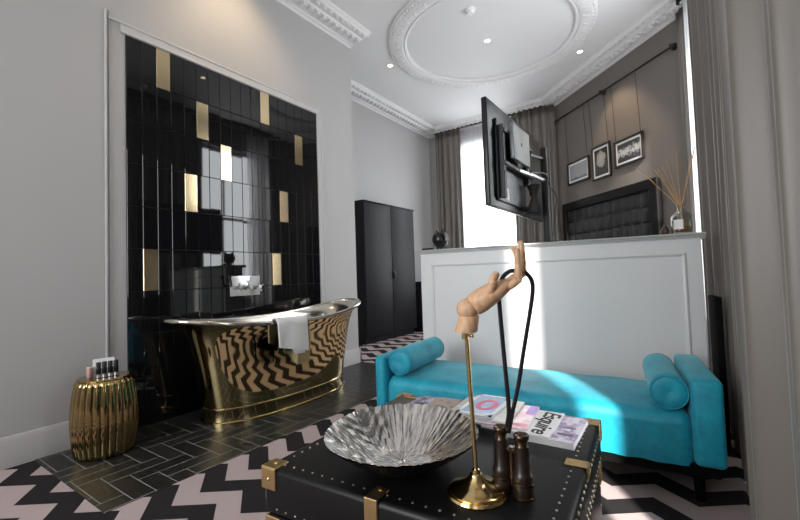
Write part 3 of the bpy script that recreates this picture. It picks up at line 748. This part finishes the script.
# ---- bowl
bw = thing('decorative_bowl', 'wide hammered silver bowl with a crimped rim on the black trunk', 'bowl', (-0.628, 0.885, THT))
def bowl_surface(off):
    n, m_ = 480, 26; rings = []
    r_ = random.Random(11); fl_ = []
    a = 0.0
    while a < 2 * PI - 0.03:
        wd_ = r_.uniform(0.06, 0.17); fl_.append((a, wd_, r_.uniform(0.4, 1.0))); a += wd_
    def flute(a):
        for (b, wd_, am) in fl_:
            if b <= a < b + wd_: q = (a - b) / wd_; return am * (math.sin(PI * q) - 0.5) + 0.2 * math.sin(2 * PI * q)
        return 0.0
    for j in range(m_ + 1):
        t = j / m_; ring = []
        for k in range(n):
            a = 2 * PI * k / n; fl = max(0.0, (t - 0.38) / 0.62); fl = fl * (1.6 - 0.6 * fl)
            cr = flute(a)
            R = 0.199 * (1 + 0.006 * math.sin(3 * a + 1) + 0.005 * math.sin(5 * a))
            r = R * t * (1 + 0.004 * cr * fl)
            z = 0.012 + 0.084 * (max(0, t - 0.36) / 0.64) ** 1.25 + 0.0030 * cr * fl + off + 0.0008 * math.sin(40 * t + 5 * math.sin(7 * a))
            d = Vector((math.cos(a), math.sin(a), 0)); tilt = 0.004 * t * t * (d.dot(Vector((-0.57, 0.82, 0))))
            ring.append((d.x * max(r, 0.0005), d.y * max(r, 0.0005), z + tilt * (1 if t > 0.35 else t / 0.35)))
        rings.append(ring)
    return rings
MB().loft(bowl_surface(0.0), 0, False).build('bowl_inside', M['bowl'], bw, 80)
MB().loft(bowl_surface(-0.004), 0, False).build('bowl_underside', M['bowlout'], bw, 80)
MB().lathe([(0.05, 0.0), (0.055, 0.006), (0.05, 0.0085)], 40).build('foot', M['bowlout'], bw)

# ---- wooden hand on a brass stand
HB = Vector((-0.407, 0.861, THT)); E1 = Vector((0.822, 0.570, 0)).normalized(); E3 = Vector((0.570, -0.822, 0)).normalized()
hs = thing('wooden_hand_stand', 'jointed pale wooden mannequin hand on a slim brass stand on the trunk', 'hand ornament', HB[:])
def hp(a, z, e=0.0): return E1 * a + E3 * e + Vector((0, 0, z - THT))
MB().lathe([(0.066, 0), (0.068, 0.004), (0.066, 0.009), (0.060, 0.011), (0.062, 0.015), (0.056, 0.019), (0.040, 0.024), (0.026, 0.032), (0.016, 0.041), (0.014, 0.046), (0.010, 0.048), (0.0085, 0.055), (0, 0.056)], 48).build('base', M['brass'], hs)
MB().tube([hp(0, THT + 0.055), hp(-0.004, 0.70), hp(-0.009, 0.872)], 0.0052, 12).build('pole', M['brass'], hs)
MB().tube([hp(-0.012, 0.850), hp(-0.012, 0.870)], 0.008, 12).tube([hp(-0.012, 0.858), hp(0.002, 0.857)], 0.003, 8).ball(hp(0.004, 0.857), 0.005, 10, 6).build('thumb_screw', M['brass'], hs)
def lring(c, ax, ra, rb, n=28):
    # ring around axis ax: ra along E3, rb along the in-plane normal
    ax = Vector(ax).normalized(); w = ax.cross(E3).normalized(); e = w.cross(ax).normalized()
    return [c + e * ra * math.cos(2 * PI * k / n) + w * rb * math.sin(2 * PI * k / n) for k in range(n)]
Z = Vector((0, 0, 1))
MB().loft([lring(hp(-0.010, 0.866), Z, 0.024, 0.0245), lring(hp(-0.009, 0.870), Z, 0.0255, 0.026), lring(hp(-0.004, 0.890), Z, 0.0235, 0.0245), lring(hp(-0.002, 0.901), Z, 0.022, 0.0235), lring(hp(-0.001, 0.906), Z, 0.016, 0.018)]).build('wrist', M['wood'], hs, 60)
MB().ball(hp(-0.004, 0.918), 0.0255, 24, 16).build('wrist_joint', M['wood'], hs)
pax = hp(0.092, 0.978) - hp(0.0, 0.921)
def pl(t, wa, th, n=28):
    c = hp(-0.006 + 0.098 * t, 0.917 + 0.060 * t); return lring(c, pax, wa, th)
MB().loft([pl(0.10, 0.010, 0.010), pl(0.12, 0.022, 0.0225), pl(0.2, 0.030, 0.0265), pl(0.35, 0.036, 0.0275), pl(0.55, 0.039, 0.0255), pl(0.75, 0.039, 0.021), pl(0.9, 0.037, 0.017), pl(0.98, 0.033, 0.013), pl(1.0, 0.024, 0.008)]).build('palm', M['wood'], hs, 60)
def digit(name, pts, rads):
    # one continuous wooden digit with waisted, ball-like joints
    P = []; R = []
    for k in range(len(pts) - 1):
        a, b = Vector(pts[k]), Vector(pts[k + 1]); ra, rb = rads[k], rads[k + 1]
        for t, s in ((0.0, 0.80), (0.07, 0.86), (0.14, 1.0), (0.5, 1.04), (0.86, 1.0), (0.93, 0.86)):
            P.append(a.lerp(b, t)); R.append((ra + (rb - ra) * t) * s)
    a, b = Vector(pts[-2]), Vector(pts[-1]); d = (b - a).normalized(); r = rads[-1]
    for t, s in ((0.0, 1.0), (0.45, 0.9), (0.8, 0.6), (0.97, 0.2)): P.append(b + d * (r * t)); R.append(r * s)
    m = MB().tube([tuple(p) for p in P], R, 14)
    for k in range(1, len(pts) - 1): m.ball(tuple(pts[k]), rads[k] * 0.98, 12, 8)
    return m.build(name, M['wood'], hs, 70)
digit('thumb', [hp(0.040, 0.948, 0.022), hp(0.047, 0.972, 0.036), hp(0.050, 0.987, 0.038), hp(0.056, 0.995, 0.035)], [0.0115, 0.010, 0.009, 0.0085])
digit('index_finger', [hp(0.083, 0.966, 0.029), hp(0.1075, 0.982, 0.031), hp(0.1070, 1.020, 0.033), hp(0.1065, 1.048, 0.034)], [0.0088, 0.0085, 0.0074, 0.0068])
digit('middle_finger', [hp(0.088, 0.972, 0.010), hp(0.123, 0.995, 0.010), hp(0.1255, 1.037, 0.008), hp(0.1235, 1.066, 0.006)], [0.009, 0.0086, 0.0076, 0.0068])
digit('ring_finger', [hp(0.088, 0.974, -0.010), hp(0.128, 1.000, -0.010), hp(0.127, 1.030, -0.012), hp(0.112, 1.054, -0.012)], [0.0088, 0.0084, 0.0074, 0.0066])
digit('little_finger', [hp(0.086, 0.972, -0.028), hp(0.115, 0.986, -0.030), hp(0.134, 0.993, -0.032), hp(0.1405, 1.003, -0.033)], [0.0078, 0.0074, 0.0068, 0.0066])

# ---- binoculars and their strap
BC = Vector((-0.338, 0.896, THT))
bn = thing('binoculars', 'antique dark brown binoculars standing upright beside the brass hand stand', 'binoculars', BC[:])
def barrel(c, h):
    k = h / 0.137
    b = [(0.0215, 0.0), (0.0225, 0.003), (0.0225, 0.028 * k), (0.0215, 0.031 * k), (0.0225, 0.033 * k), (0.0225, 0.048 * k), (0.0205, 0.053 * k), (0.018, 0.058 * k), (0.0165, 0.10 * k), (0.0155, 0.112 * k)]
    o = MB().lathe(b, 32, T(c)).build('barrel', M['bino'], bn, 50)
    MB().lathe([(0.0155, 0.110 * k), (0.0135, 0.115 * k), (0.0125, 0.124 * k), (0.0165, 0.127 * k), (0.0175, 0.135 * k), (0.015, 0.138 * k), (0.009, 0.1365 * k), (0.0, 0.133 * k)], 32, T(c)).build('eyepiece', M['binometal'], o, 50)
    MB().lathe([(0.0225, 0.029 * k), (0.0234, 0.030 * k), (0.0234, 0.034 * k), (0.0225, 0.035 * k)], 32, T(c), 0, None, False).build('trim_ring', M['binometal'], o)
    MB().lathe([(0.0222, 0.001), (0.0236, 0.002), (0.0236, 0.005), (0.0222, 0.006)], 32, T(c), 0, None, False).build('trim_ring', M['binometal'], o)
c1 = E1 * 0.0245 + E3 * 0.008; c2 = E1 * -0.0135 + E3 * -0.022
barrel(c1[:], 0.137); barrel(c2[:], 0.145)
MB().tube([tuple(c1 * 0.5 + c2 * 0.5 + Vector((0, 0, 0.02))), tuple(c1 * 0.5 + c2 * 0.5 + Vector((0, 0, 0.105)))], 0.007, 14).tube([tuple(c1 + Vector((0, 0, 0.098))), tuple(c2 + Vector((0, 0, 0.098)))], 0.007, 10).tube([tuple(c1 + Vector((0, 0, 0.04))), tuple(c2 + Vector((0, 0, 0.04)))], 0.008, 10).build('bridge', M['binometal'], bn)
sp = [(0.070, 0.630), (0.0795, 0.670), (0.0795, 0.7081), (0.073, 0.8219), (0.0678, 0.9138), (0.0675, 0.9599), (0.0756, 0.9874), (0.0924, 1.0017), (0.1108, 1.0025), (0.1292, 0.9968), (0.1424, 0.9782), (0.1435, 0.9527), (0.137, 0.9115), (0.119, 0.8204), (0.1039, 0.7412), (0.0867, 0.670), (0.079, 0.632)]
def catmull(P, n=8):
    out = []
    for k in range(len(P) - 1):
        p0, p1, p2, p3 = P[max(0, k - 1)], P[k], P[k + 1], P[min(len(P) - 1, k + 2)]
        for q in range(n):
            t = q / n
            out.append(tuple(0.5 * (2 * p1[i] + (p2[i] - p0[i]) * t + (2 * p0[i] - 5 * p1[i] + 4 * p2[i] - p3[i]) * t * t + (3 * p1[i] - p0[i] - 3 * p2[i] + p3[i]) * t ** 3) for i in range(len(p1))))
    out.append(tuple(P[-1])); return out
pts = []
for k, (a, z) in enumerate(sp):
    e = 0.020 * math.sin(PI * k / (len(sp) - 1)) * (1 if k != 8 else 1) - 0.004
    pts.append(hp(a, z, e) + (HB - BC))
MB().tube(catmull([tuple(p) for p in pts], 8), 0.0050, 8, 0, False, True, (0.35, 1.0), tuple(E3)).build('neck_strap', M['strap'], bn)

# ---- magazines fanned out along the back of the trunk
GM = 'magazines fanned along the back of the trunk'
white = (0.80, 0.80, 0.82)
cov = [
 ('mauve', [(0.62, 0.55, 0.70), (0.80, 0.76, 0.85), (0.36, 0.26, 0.42), (0.84, 0.80, 0.86)], 'magazine with a pale mauve portrait cover, nearest the right edge of the trunk'),
 ('white', [(0.84, 0.84, 0.85), (0.80, 0.80, 0.82)], 'white magazine with bold black script title, second from the trunk right edge'),
 ('pinkwhite', [(0.82, 0.80, 0.82), (0.80, 0.45, 0.55), (0.84, 0.78, 0.80), (0.84, 0.82, 0.83)], 'pink and white magazine behind the binoculars, left of the white titled one'),
 ('palegrey', [(0.78, 0.78, 0.76), (0.55, 0.53, 0.48), (0.76, 0.76, 0.75)], 'pale grey magazine partly hidden behind the two binocular barrels'),
 ('bluepink', [(0.36, 0.50, 0.78), (0.40, 0.54, 0.80)], 'blue magazine with white border and pink circle beside the brass pole'),
 ('brown', [(0.14, 0.11, 0.12), (0.40, 0.30, 0.24), (0.08, 0.08, 0.12)], 'brown and grey magazine just left of the blue one'),
 ('navy', [(0.03, 0.04, 0.10), (0.45, 0.44, 0.55), (0.05, 0.05, 0.08), (0.08, 0.07, 0.10)], 'dark navy magazine with a pale picture behind the bowl'),
 ('darkorange', [(0.03, 0.03, 0.035), (0.10, 0.07, 0.05), (0.03, 0.03, 0.04)], 'dark magazine with orange edge, leftmost behind the bowl'),
]
mpos = [0.716, 0.650, 0.584, 0.526, 0.471, 0.401, 0.316, 0.231]   # right edge along the trunk, in trunk coords
mv = [0.462, 0.462, 0.478, 0.488, 0.492, 0.480, 0.485, 0.480]
MHT = 0.0095
for k, (nm, cols, lab) in enumerate(cov):
    w, d = (0.125 if nm == 'bluepink' else 0.205), 0.225          # cover runs along the trunk; shows only its top strip
    ts = 0.018 if k == 0 else 0.006
    z = THT + 0.0006 + [0, 0.0186, 0.0252, 0.0318, 0.0384, 0.0132, 0.0066, 0.0][k]
    zt0 = z
    mg = thing('magazine', lab, 'magazine', ontrunk(mpos[k], mv[k], z), TA + math.radians([-3, -2, 2.5, 1, -1.5, 2, 0, 1.5][k]), GM)
    mg['_k'] = k
    th = ts
    MB().box(-w, -0.001, 0.001, d - 0.001, 0.0006, th - 0.0006, 0.0005, 1).build('pages', M['paper'], mg)
    cm = M['paper'] if nm in ('white', 'palegrey') and nm == 'white' else m_cover('cover_' + nm, cols, 16 if k != 0 else 26)
    MB().box(-w, 0, 0, d, th - 0.0006, th, 0.0002, 1).box(-w, 0, 0, d, 0, 0.0006, 0.0002, 1).build('cover', cm, mg)
    if nm == 'white':
        cu = bpy.data.curves.new('title', 'FONT'); cu.body = 'Esquire'; cu.size = 0.074; cu.shear = 0.3; cu.extrude = 0.0002; cu.space_character = 0.92; cu.offset = 0.0012
        to = bpy.data.objects.new('title_tmp', cu); C.objects.link(to)
        dg = bpy.context.evaluated_depsgraph_get(); me = bpy.data.meshes.new_from_object(to.evaluated_get(dg)); bpy.data.objects.remove(to)
        me.materials.clear(); me.materials.append(M['black'])
        tt = bpy.data.objects.new('title', me); C.objects.link(tt); tt.parent = mg
        tt.location = (-0.056, d - 0.006, th + 0.0005); tt.rotation_euler = (0, 0, -PI / 2); tt['label'] = 'black italic title lettering'
    if nm == 'bluepink':
        fr = MB()
        for (a0, a1, b0, b1) in ((-w, 0, 0, 0.022), (-w, 0, d - 0.012, d), (-0.012, 0, 0, d), (-w, -w + 0.012, 0, d)): fr.box(a0, a1, b0, b1, th, th + 0.0004)
        fr.build('white_border', M['paper'], mg)
        pk = mat('pink_ink', (0.75, 0.10, 0.20), 0.3)
        MB().tube([(-0.055 + 0.026 * math.cos(a), 0.115 + 0.05 * math.sin(a), th + 0.0006) for a in frange(0, 2 * PI, 33)[:-1]], 0.010, 6, 0, True, True, (0.05, 1.0)).build('pink_ring', pk, mg)['label'] = 'pink ring printed on the cover'
    if nm == 'pinkwhite':
        MB().box(-0.03, 0, d - 0.09, d, th, th + 0.0004).build('corner_flash', mat('violet_ink', (0.42, 0.20, 0.75), 0.3), mg)['label'] = 'violet corner block'
        MB().box(-0.06, -0.004, 0.012, 0.04, th, th + 0.0004).build('red_band', mat('rose_ink', (0.80, 0.28, 0.36), 0.3), mg)['label'] = 'rose coloured band'
    if nm == 'mauve':
        ink = mat('plum_ink', (0.16, 0.10, 0.20), 0.3)
        MB().box(-0.058, -0.012, 0.05, 0.066, th, th + 0.0004).build('printed_band', ink, mg)['label'] = 'dark plum printed band'
        MB().box(-0.05, -0.016, 0.108, 0.122, th, th + 0.0004).build('printed_band', ink, mg)['label'] = 'dark plum printed band'
    if nm == 'darkorange':
        MB().box(-w + 0.02, -0.004, d - 0.02, d - 0.008, th, th + 0.0004).build('orange_band', mat('orange_ink', (0.70, 0.22, 0.03), 0.3), mg)['label'] = 'orange strip'
    if nm == 'navy':
        MB().box(-0.06, -0.012, 0.10, 0.16, th, th + 0.0004).build('cover_picture', m_cover('pale_pic', [(0.55, 0.56, 0.66), (0.25, 0.25, 0.35), (0.7, 0.7, 0.78)], 40), mg)['label'] = 'pale picture'
for o in list(C.objects):
    if '_k' in o: del o['_k']

# ------------------------------------------------------------------ things on the ledge
LZ = 1.203
def onledge(u, v): p = Vector((*P0, 0)) + px * u + py * v; return (p.x, p.y, LZ)
ow = thing('owl_figurine', 'round black owl ornament with two pointed ears on the partition ledge', 'ornament', onledge(0.155, 0.14), PA - 0.6)
MB().lathe([(0.0, 0), (0.036, 0.0), (0.038, 0.006), (0.030, 0.016), (0.032, 0.022), (0.052, 0.042), (0.066, 0.072), (0.068, 0.092), (0.062, 0.118), (0.050, 0.138), (0.044, 0.146), (0.03, 0.150), (0, 0.151)], 40).build('owl_body', M['ceramic'], ow, 60)
for s in (-1, 1):
    MB().tube([(s * 0.030, 0, 0.132), (s * 0.042, 0, 0.152), (s * 0.047, 0, 0.172)], [0.020, 0.013, 0.003], 12).build('ear', M['ceramic'], ow)
    e = MB().ball((s * 0.024, -0.051, 0.112), 0.014, 16, 10, 0, (1, 0.5, 1)); e.build('eye', M['brown'], ow)
MB().tube([(0, -0.056, 0.105), (0, -0.066, 0.092), (0, -0.064, 0.082)], [0.009, 0.006, 0.001], 8).build('beak', M['ceramic'], ow)
rc = thing('remote_control', 'small black remote control lying at the left end of the partition ledge', 'remote control', onledge(0.075, 0.06), PA - 0.1)
MB().box(-0.05, 0.05, -0.018, 0.018, 0, 0.017, 0.006, 3).build('casing', M['plastic'], rc)
bt = MB()
for i in range(5):
    for j in range(2): bt.box(-0.04 + 0.017 * i, -0.03 + 0.017 * i, -0.011 + 0.012 * j, -0.002 + 0.012 * j, 0.017, 0.0185, 0.0008, 1)
bt.build('buttons', M['greyplas'], rc)
# television on a mast
MP = onledge(1.005, 0.115)
tv = thing('television', 'flat screen television seen edge-on from behind on a ledge-mounted mast', 'television', MP)
def tvl(x, y, z): return (x - MP[0], y - MP[1], z - MP[2])
X0 = -0.90; y0, y1, z0, z1 = 2.215, 3.30, 1.392, 2.035
a = tvl(X0 - 0.022, y0, z0); b = tvl(X0 + 0.012, y1, z1)
MB().box(a[0], b[0], a[1], b[1], a[2], b[2], 0.008, 3).build('screen_housing', M['plastic'], tv)
MB().box(a[0] - 0.002, a[0] + 0.001, a[1] + 0.02, b[1] - 0.02, a[2] + 0.025, b[2] - 0.02).build('screen', M['black'], tv)
a = tvl(X0 + 0.012, y0 + 0.10, z0 + 0.04); b = tvl(X0 + 0.030, y1 - 0.10, z1 - 0.10)
MB().box(a[0], b[0], a[1], b[1], a[2], b[2], 0.008, 3).build('back_cover', M['plastic'], tv)
a = tvl(X0 + 0.070, 2.425, 1.70); b = tvl(X0 + 0.095, 2.745, 1.925)
MB().box(a[0], b[0], a[1], b[1], a[2], b[2], 0.004, 2).build('media_box', M['greyplas'], tv)['label'] = 'pale grey box'
MB().lathe([(0.012, 0), (0.012, 0.002), (0, 0.002)], 12, T(tvl(X0 + 0.0952, 2.575, 1.815), 0, 0, PI / 2)).build('keyhole', M['black'], tv)
for yy in (2.36, 2.83):
    a = tvl(X0 + 0.030, yy - 0.018, 1.45); b = tvl(X0 + 0.058, yy + 0.018, 1.90)
    MB().box(a[0], b[0], a[1], b[1], a[2], b[2], 0.003, 1).build('bracket_upright', M['bracket'], tv)
for zz in (1.66, 1.86):
    a = tvl(X0 + 0.045, 2.34, zz - 0.012); b = tvl(X0 + 0.069, 2.90, zz + 0.012)
    MB().box(a[0], b[0], a[1], b[1], a[2], b[2], 0.003, 1).build('bracket_rail', M['bracket'], tv)
MB().tube([tvl(X0 + 0.062, 2.60, 1.66), tvl(X0 + 0.10, 2.80, 1.655), tvl(MP[0], MP[1], 1.66)], 0.013, 10).build('arm', M['steel'], tv)
MB().tube([tvl(X0 + 0.062, 2.85, 1.82), tvl(MP[0], MP[1], 1.82)], 0.012, 10).build('arm', M['bracket'], tv)
MB().box(-0.022, 0.022, -0.016, 0.016, 0.0, 0.70, 0.004, 2).build('mast', M['iron'], tv)
MB().tube([(0.036, 0.0, 0.0), (0.036, 0.0, 0.62)], 0.005, 10).build('cable_conduit', M['bracket'], tv)
MB().box(-0.085, 0.085, -0.05, 0.05, 0, 0.010, 0.004, 2).build('mast_foot', M['iron'], tv)
cb = catmull([tvl(X0 + 0.10, 2.72, 1.66), tvl(-0.76, 2.95, 1.69), (0.03, 0, 0.42), (0.075, 0.0, 0.33), (0.06, 0, 0.20), (0.045, 0, 0.05)], 8)
MB().tube(cb, 0.0035, 8).build('cable', M['plastic'], tv)
a = tvl(X0 + 0.012, 2.40, 1.45); lb = MB(); zz = a[2]
lb.box(a[0] + 0.018, a[0] + 0.0195, a[1], a[1] + 0.085, zz, zz + 0.075)
lb.build('rating_sticker', M['paper'], tv)['label'] = 'white sticker'
# hourglass shaped lower bracket
MB().lathe([(0.05, 0), (0.048, 0.03), (0.026, 0.085), (0.020, 0.11), (0.03, 0.15), (0.045, 0.19), (0.02, 0.2)], 24, T(tvl(X0 + 0.085, 2.83, 1.405))).build('hourglass_bracket', M['matte'], tv)

# reed diffuser
DF = onledge(1.812, 0.085)
df = thing('reed_diffuser', 'clear glass reed diffuser with tan sticks at the right end of the ledge', 'reed diffuser', DF)
MB().lathe([(0.0, 0.004), (0.050, 0.0), (0.057, 0.004), (0.059, 0.02), (0.059, 0.085), (0.055, 0.11), (0.042, 0.132), (0.028, 0.143), (0.021, 0.15), (0.021, 0.172), (0.026, 0.176), (0.026, 0.182), (0.018, 0.182), (0.017, 0.15), (0.026, 0.138), (0.040, 0.128), (0.051, 0.108), (0.0545, 0.085), (0.0545, 0.02), (0.052, 0.008), (0.0, 0.008)], 40, None, 0, None, False).build('glass_bottle', M['glass'], df, 40)
MB().lathe([(0.0, 0.010), (0.050, 0.010), (0.0525, 0.02), (0.0525, 0.045), (0.0, 0.045)], 32).build('scented_oil', M['oil'], df)
lbp = MB()
vs = [(0.0598 * math.cos(t), 0.0598 * math.sin(t), z) for z in (0.028, 0.088) for t in frange(-2.35, -1.45, 10)]
lbp.add(vs, [(i, i + 1, 11 + i, 10 + i) for i in range(9)]).build('bottle_label', M['offwhite'], df)['label'] = 'cream paper label'
tips = [(-0.223, -0.02, 0.46), (-0.128, 0.02, 0.435), (-0.112, -0.03, 0.43), (-0.085, 0.03, 0.455), (-0.060, 0.0, 0.485), (-0.008, 0.02, 0.54), (0.088, -0.02, 0.53), (0.072, 0.03, 0.49)]
for (tx, ty, tz) in tips:
    d = Vector((tx, ty, tz - 0.17)); s = Vector((-tx * 0.10, -ty * 0.1, 0.03))
    MB().tube([tuple(s), (tx * 0.05, ty * 0.05, 0.175), (tx, ty, tz)], 0.0026, 8).build('reed', M['reed'], df)
gd = thing('glazed_ornament', 'small dark brown glazed ornament left of the reed diffuser', 'ornament', onledge(1.725, 0.10))
MB().lathe([(0.0, 0), (0.018, 0), (0.025, 0.012), (0.026, 0.028), (0.020, 0.045), (0.012, 0.056), (0.013, 0.064), (0.009, 0.075), (0, 0.078)], 24).build('ornament_body', M['brown'], gd)
MB().lathe([(0.0, 0), (0.020, 0), (0.020, 0.003), (0, 0.003)], 24).build('ornament_base', M['black'], gd)

# ------------------------------------------------------------------ diagonal wall: headboard, rail, pictures
def od(s, off, z): p = A0 + dd * s + dn * off; return Vector((p.x, p.y, z))
DR = math.atan2(dd.y, dd.x)
hb = thing('headboard', 'tall black upholstered headboard with tufted squares below the hanging pictures', 'headboard', od(0.385, 0.03, 0)[:], DR)
HW, HH = 1.86, 2.06
m = MB(); fw_ = 0.13
m.box(0, HW, -0.075, 0, HH - fw_, HH, 0.02, 3).box(0, fw_ - 0.03, -0.075, 0, 0, HH - fw_ + 0.02, 0.015, 3).box(HW - fw_, HW, -0.075, 0, 0, HH - fw_ + 0.02, 0.015, 3).box(0.02, HW - 0.02, -0.03, 0, 0.1, HH - 0.05)
m.build('surround', M['hbframe'], hb)
nx, ny = 120, 60; vs = []
xa, xb, za, zb_ = fw_ - 0.03, HW - fw_, 0.75, HH - fw_ + 0.01
for j in range(ny + 1):
    for i in range(nx + 1):
        u, v = i / nx, j / ny
        bx_ = abs(math.sin(PI * u * 10)) ** 0.5; bz = abs(math.sin(PI * v * 6)) ** 0.5
        vs.append((xa + (xb - xa) * u, -0.035 - 0.028 * bx_ * bz, za + (zb_ - za) * v))
MB().add(vs, [(j * (nx + 1) + i, j * (nx + 1) + i + 1, (j + 1) * (nx + 1) + i + 1, (j + 1) * (nx + 1) + i) for j in range(ny) for i in range(nx)]).build('tufted_panel', M['headboard'], hb, 60)
RZ = 3.47
rl = thing('picture_rail', 'thin black metal picture rail across the taupe wall', 'picture rail', od(0.1, 0, RZ)[:], DR)
MB().tube([(0.02, -0.06, 0.005), (2.42, -0.06, -0.012)], 0.012, 12).ball((0.0, -0.06, 0.005), 0.022, 12, 8).ball((2.43, -0.06, -0.012), 0.026, 12, 8).build('rod', M['iron'], rl)
for x in (0.05, 1.25, 2.40):
    MB().tube([(x, 0, 0), (x, -0.06, 0)], 0.013, 10).lathe([(0.04, 0), (0.04, 0.012), (0.02, 0.016)], 20, T((x, 0, 0), 0, PI / 2)).tube([(x, -0.06, -0.022), (x, -0.06, 0.022)], 0.017, 12).build('bracket', M['iron'], rl)
pics = [(0.476, 1.000, 2.345, 2.696, 0, 'left framed black and white landscape print hanging from the rail'),
        (1.060, 1.440, 2.277, 2.760, 1, 'tall middle framed print with a pale round form on dark'),
        (1.515, 2.010, 2.343, 2.694, 2, 'right framed print with a white band across dark ground')]
for (s0, s1, q0, q1, kd, lab) in pics:
    w, h = s1 - s0, q1 - q0; c = od((s0 + s1) / 2, 0.0, (q0 + q1) / 2)
    pf = thing('framed_print', lab, 'picture', c[:], DR, 'framed prints hanging on wires')
    m = MB(); t = 0.026; d0, d1 = -0.038, -0.012
    m.box(-w / 2, w / 2, d0, d1, h / 2 - t, h / 2, 0.003, 1).box(-w / 2, w / 2, d0, d1, -h / 2, -h / 2 + t, 0.003, 1)
    m.box(-w / 2, -w / 2 + t, d0, d1, -h / 2, h / 2, 0.003, 1).box(w / 2 - t, w / 2, d0, d1, -h / 2, h / 2, 0.003, 1)
    m.build('frame', M['frame'], pf)
    MB().box(-w / 2 + t, w / 2 - t, -0.022, -0.014, -h / 2 + t, h / 2 - t).build('mount_board', M['paper'], pf)
    mt_ = t + 0.030
    MB().box(-w / 2 + mt_, w / 2 - mt_, -0.0245, -0.0215, -h / 2 + mt_, h / 2 - mt_).build('print', m_print('print_%d' % kd, kd), pf)
    for sx in (-1, 1):
        xx = sx * (w / 2 - 0.035)
        MB().tube([(xx, -0.025, h / 2 - 0.002), (xx, -0.060, RZ - c.z - 0.005)], 0.0035, 6).build('hanging_wire', M['wire'], pf)

# ------------------------------------------------------------------ ceiling fittings
dl = thing('recessed_downlight', 'x', 'downlight', (0, 0, ZC), 0, 'recessed ceiling downlights')
MB().lathe([(0.030, -0.001), (0.030, -0.005), (0.042, -0.006), (0.046, -0.001)], 28, None, 0, None, False).build('trim_ring', M['offwhite'], dl)
MB().lathe([(0.0, -0.003), (0.030, -0.003)], 28, None, 0, None, False).build('lens', M['lamp'], dl)
for k, (x, y, lab) in enumerate([(-3.10, 4.39, 'lit recessed downlight left of the plaster ceiling ring, near the pier'), (-1.82, 4.66, 'lit recessed downlight in the middle of the plaster ceiling ring'), (-0.95, 5.65, 'lit recessed downlight at right by the taupe picture wall'),
                                 (-0.98, 3.02, 'recessed downlight nearest the camera, mirrored in the black tiles'), (-2.6, 2.05, 'recessed downlight above the brass bath')]):
    o = dl if k == 0 else copy_tree(dl); o.location = (x, y, ZC); o['label'] = lab
sd = thing('smoke_detector', 'round white smoke detector on the ceiling inside the plaster ring', 'smoke detector', (-1.735, 3.99, ZC))
MB().lathe([(0.058, 0), (0.058, -0.012), (0.052, -0.020)], 32).build('base', M['offwhite'], sd)
MB().lathe([(0.044, -0.018), (0.046, -0.034), (0.036, -0.050), (0.0, -0.053)], 32).build('sensor_head', M['offwhite'], sd)

# ------------------------------------------------------------------ lights
w = bpy.data.worlds.new('overcast'); S.world = w; w.use_nodes = True
bg = w.node_tree.nodes['Background']; bg.inputs[0].default_value = (0.93, 0.97, 1.0, 1); bg.inputs[1].default_value = 9.0
def light(name, typ, loc, energy, col=(1, 1, 1), rot=(0, 0, 0), **kw):
    l = bpy.data.lights.new(name, typ); l.energy = energy; l.color = col
    for k, v in kw.items(): setattr(l, k, v)
    o = bpy.data.objects.new(name, l); C.objects.link(o); o.location = loc; o.rotation_euler = rot; return o
def area(name, loc, d, sx, sy_, energy, col=(1, 1, 1), portal=False):
    o = light(name, 'AREA', loc, energy, col, Vector(d).to_track_quat('-Z', 'Y').to_euler(), shape='RECTANGLE', size=sx, size_y=sy_)
    if portal: o.data.cycles.is_portal = True
    return o
area('portal_far', ((WB[0] + WB[1]) / 2, YB + 0.2, (WB[2] + WB[3]) / 2), (0, -1, 0), WB[1] - WB[0], WB[3] - WB[2], 1, portal=True)
area('portal_side', (XW + 0.22, (W1[0] + W1[1]) / 2, (W1[2] + W1[3]) / 2), (-1, 0, 0), W1[1] - W1[0], W1[3] - W1[2], 1, portal=True)
area('portal_near', (XW + 0.22, (W3[0] + W3[1]) / 2, (W3[2] + W3[3]) / 2), (-1, 0, 0), W3[1] - W3[0], W3[3] - W3[2], 1, portal=True)
# daylight and added fill light from the part of the room behind the camera
area('fill_behind', (-1.7, YN + 0.1, 2.0), (0.10, 1, -0.02), 2.0, 2.4, 132, (0.98, 0.99, 1.0))  # unseen lamp added for soft frontal light; the near wall has no window
area('window_right_behind', (0.25, -1.2, 1.9), (-1, 0.15, -0.05), 1.8, 2.4, 10, (0.98, 0.99, 1.0))
el = math.radians(28); sdv = Vector((-0.57 * math.cos(el), 0.82 * math.cos(el), -math.sin(el)))
light('sun', 'SUN', (3, -2, 4), 14.0, (1.0, 0.95, 0.87), sdv.to_track_quat('-Z', 'Y').to_euler(), angle=math.radians(3.5))
def spot(loc, d, e, size=70, blend=0.6, col=(1.0, 0.74, 0.45)):
    light('downlight_beam', 'SPOT', loc, e, col, Vector(d).to_track_quat('-Z', 'Y').to_euler(), spot_size=math.radians(size), spot_blend=blend, shadow_soft_size=0.03)
spot((-0.95, 5.65, ZC - 0.02), (0.25, 0.27, -1), 45)
spot((-2.6, 2.05, ZC - 0.02), (-0.5, 0.0, -1), 34, 110, 1.0)
spot((-3.10, 4.39, ZC - 0.02), (0, 0, -1), 14); spot((-1.82, 4.66, ZC - 0.02), (0, 0, -1), 14); spot((-0.98, 3.02, ZC - 0.02), (0, 0, -1), 14)

S.view_settings.view_transform = 'Standard'; S.view_settings.look = 'None'; S.view_settings.exposure = 0.1
S.cycles.use_denoising = True; S.cycles.max_bounces = 10; S.cycles.diffuse_bounces = 5; S.cycles.glossy_bounces = 5; S.cycles.transparent_max_bounces = 12
S.cycles.caustics_reflective = False; S.cycles.caustics_refractive = False; S.cycles.sample_clamp_indirect = 6.0
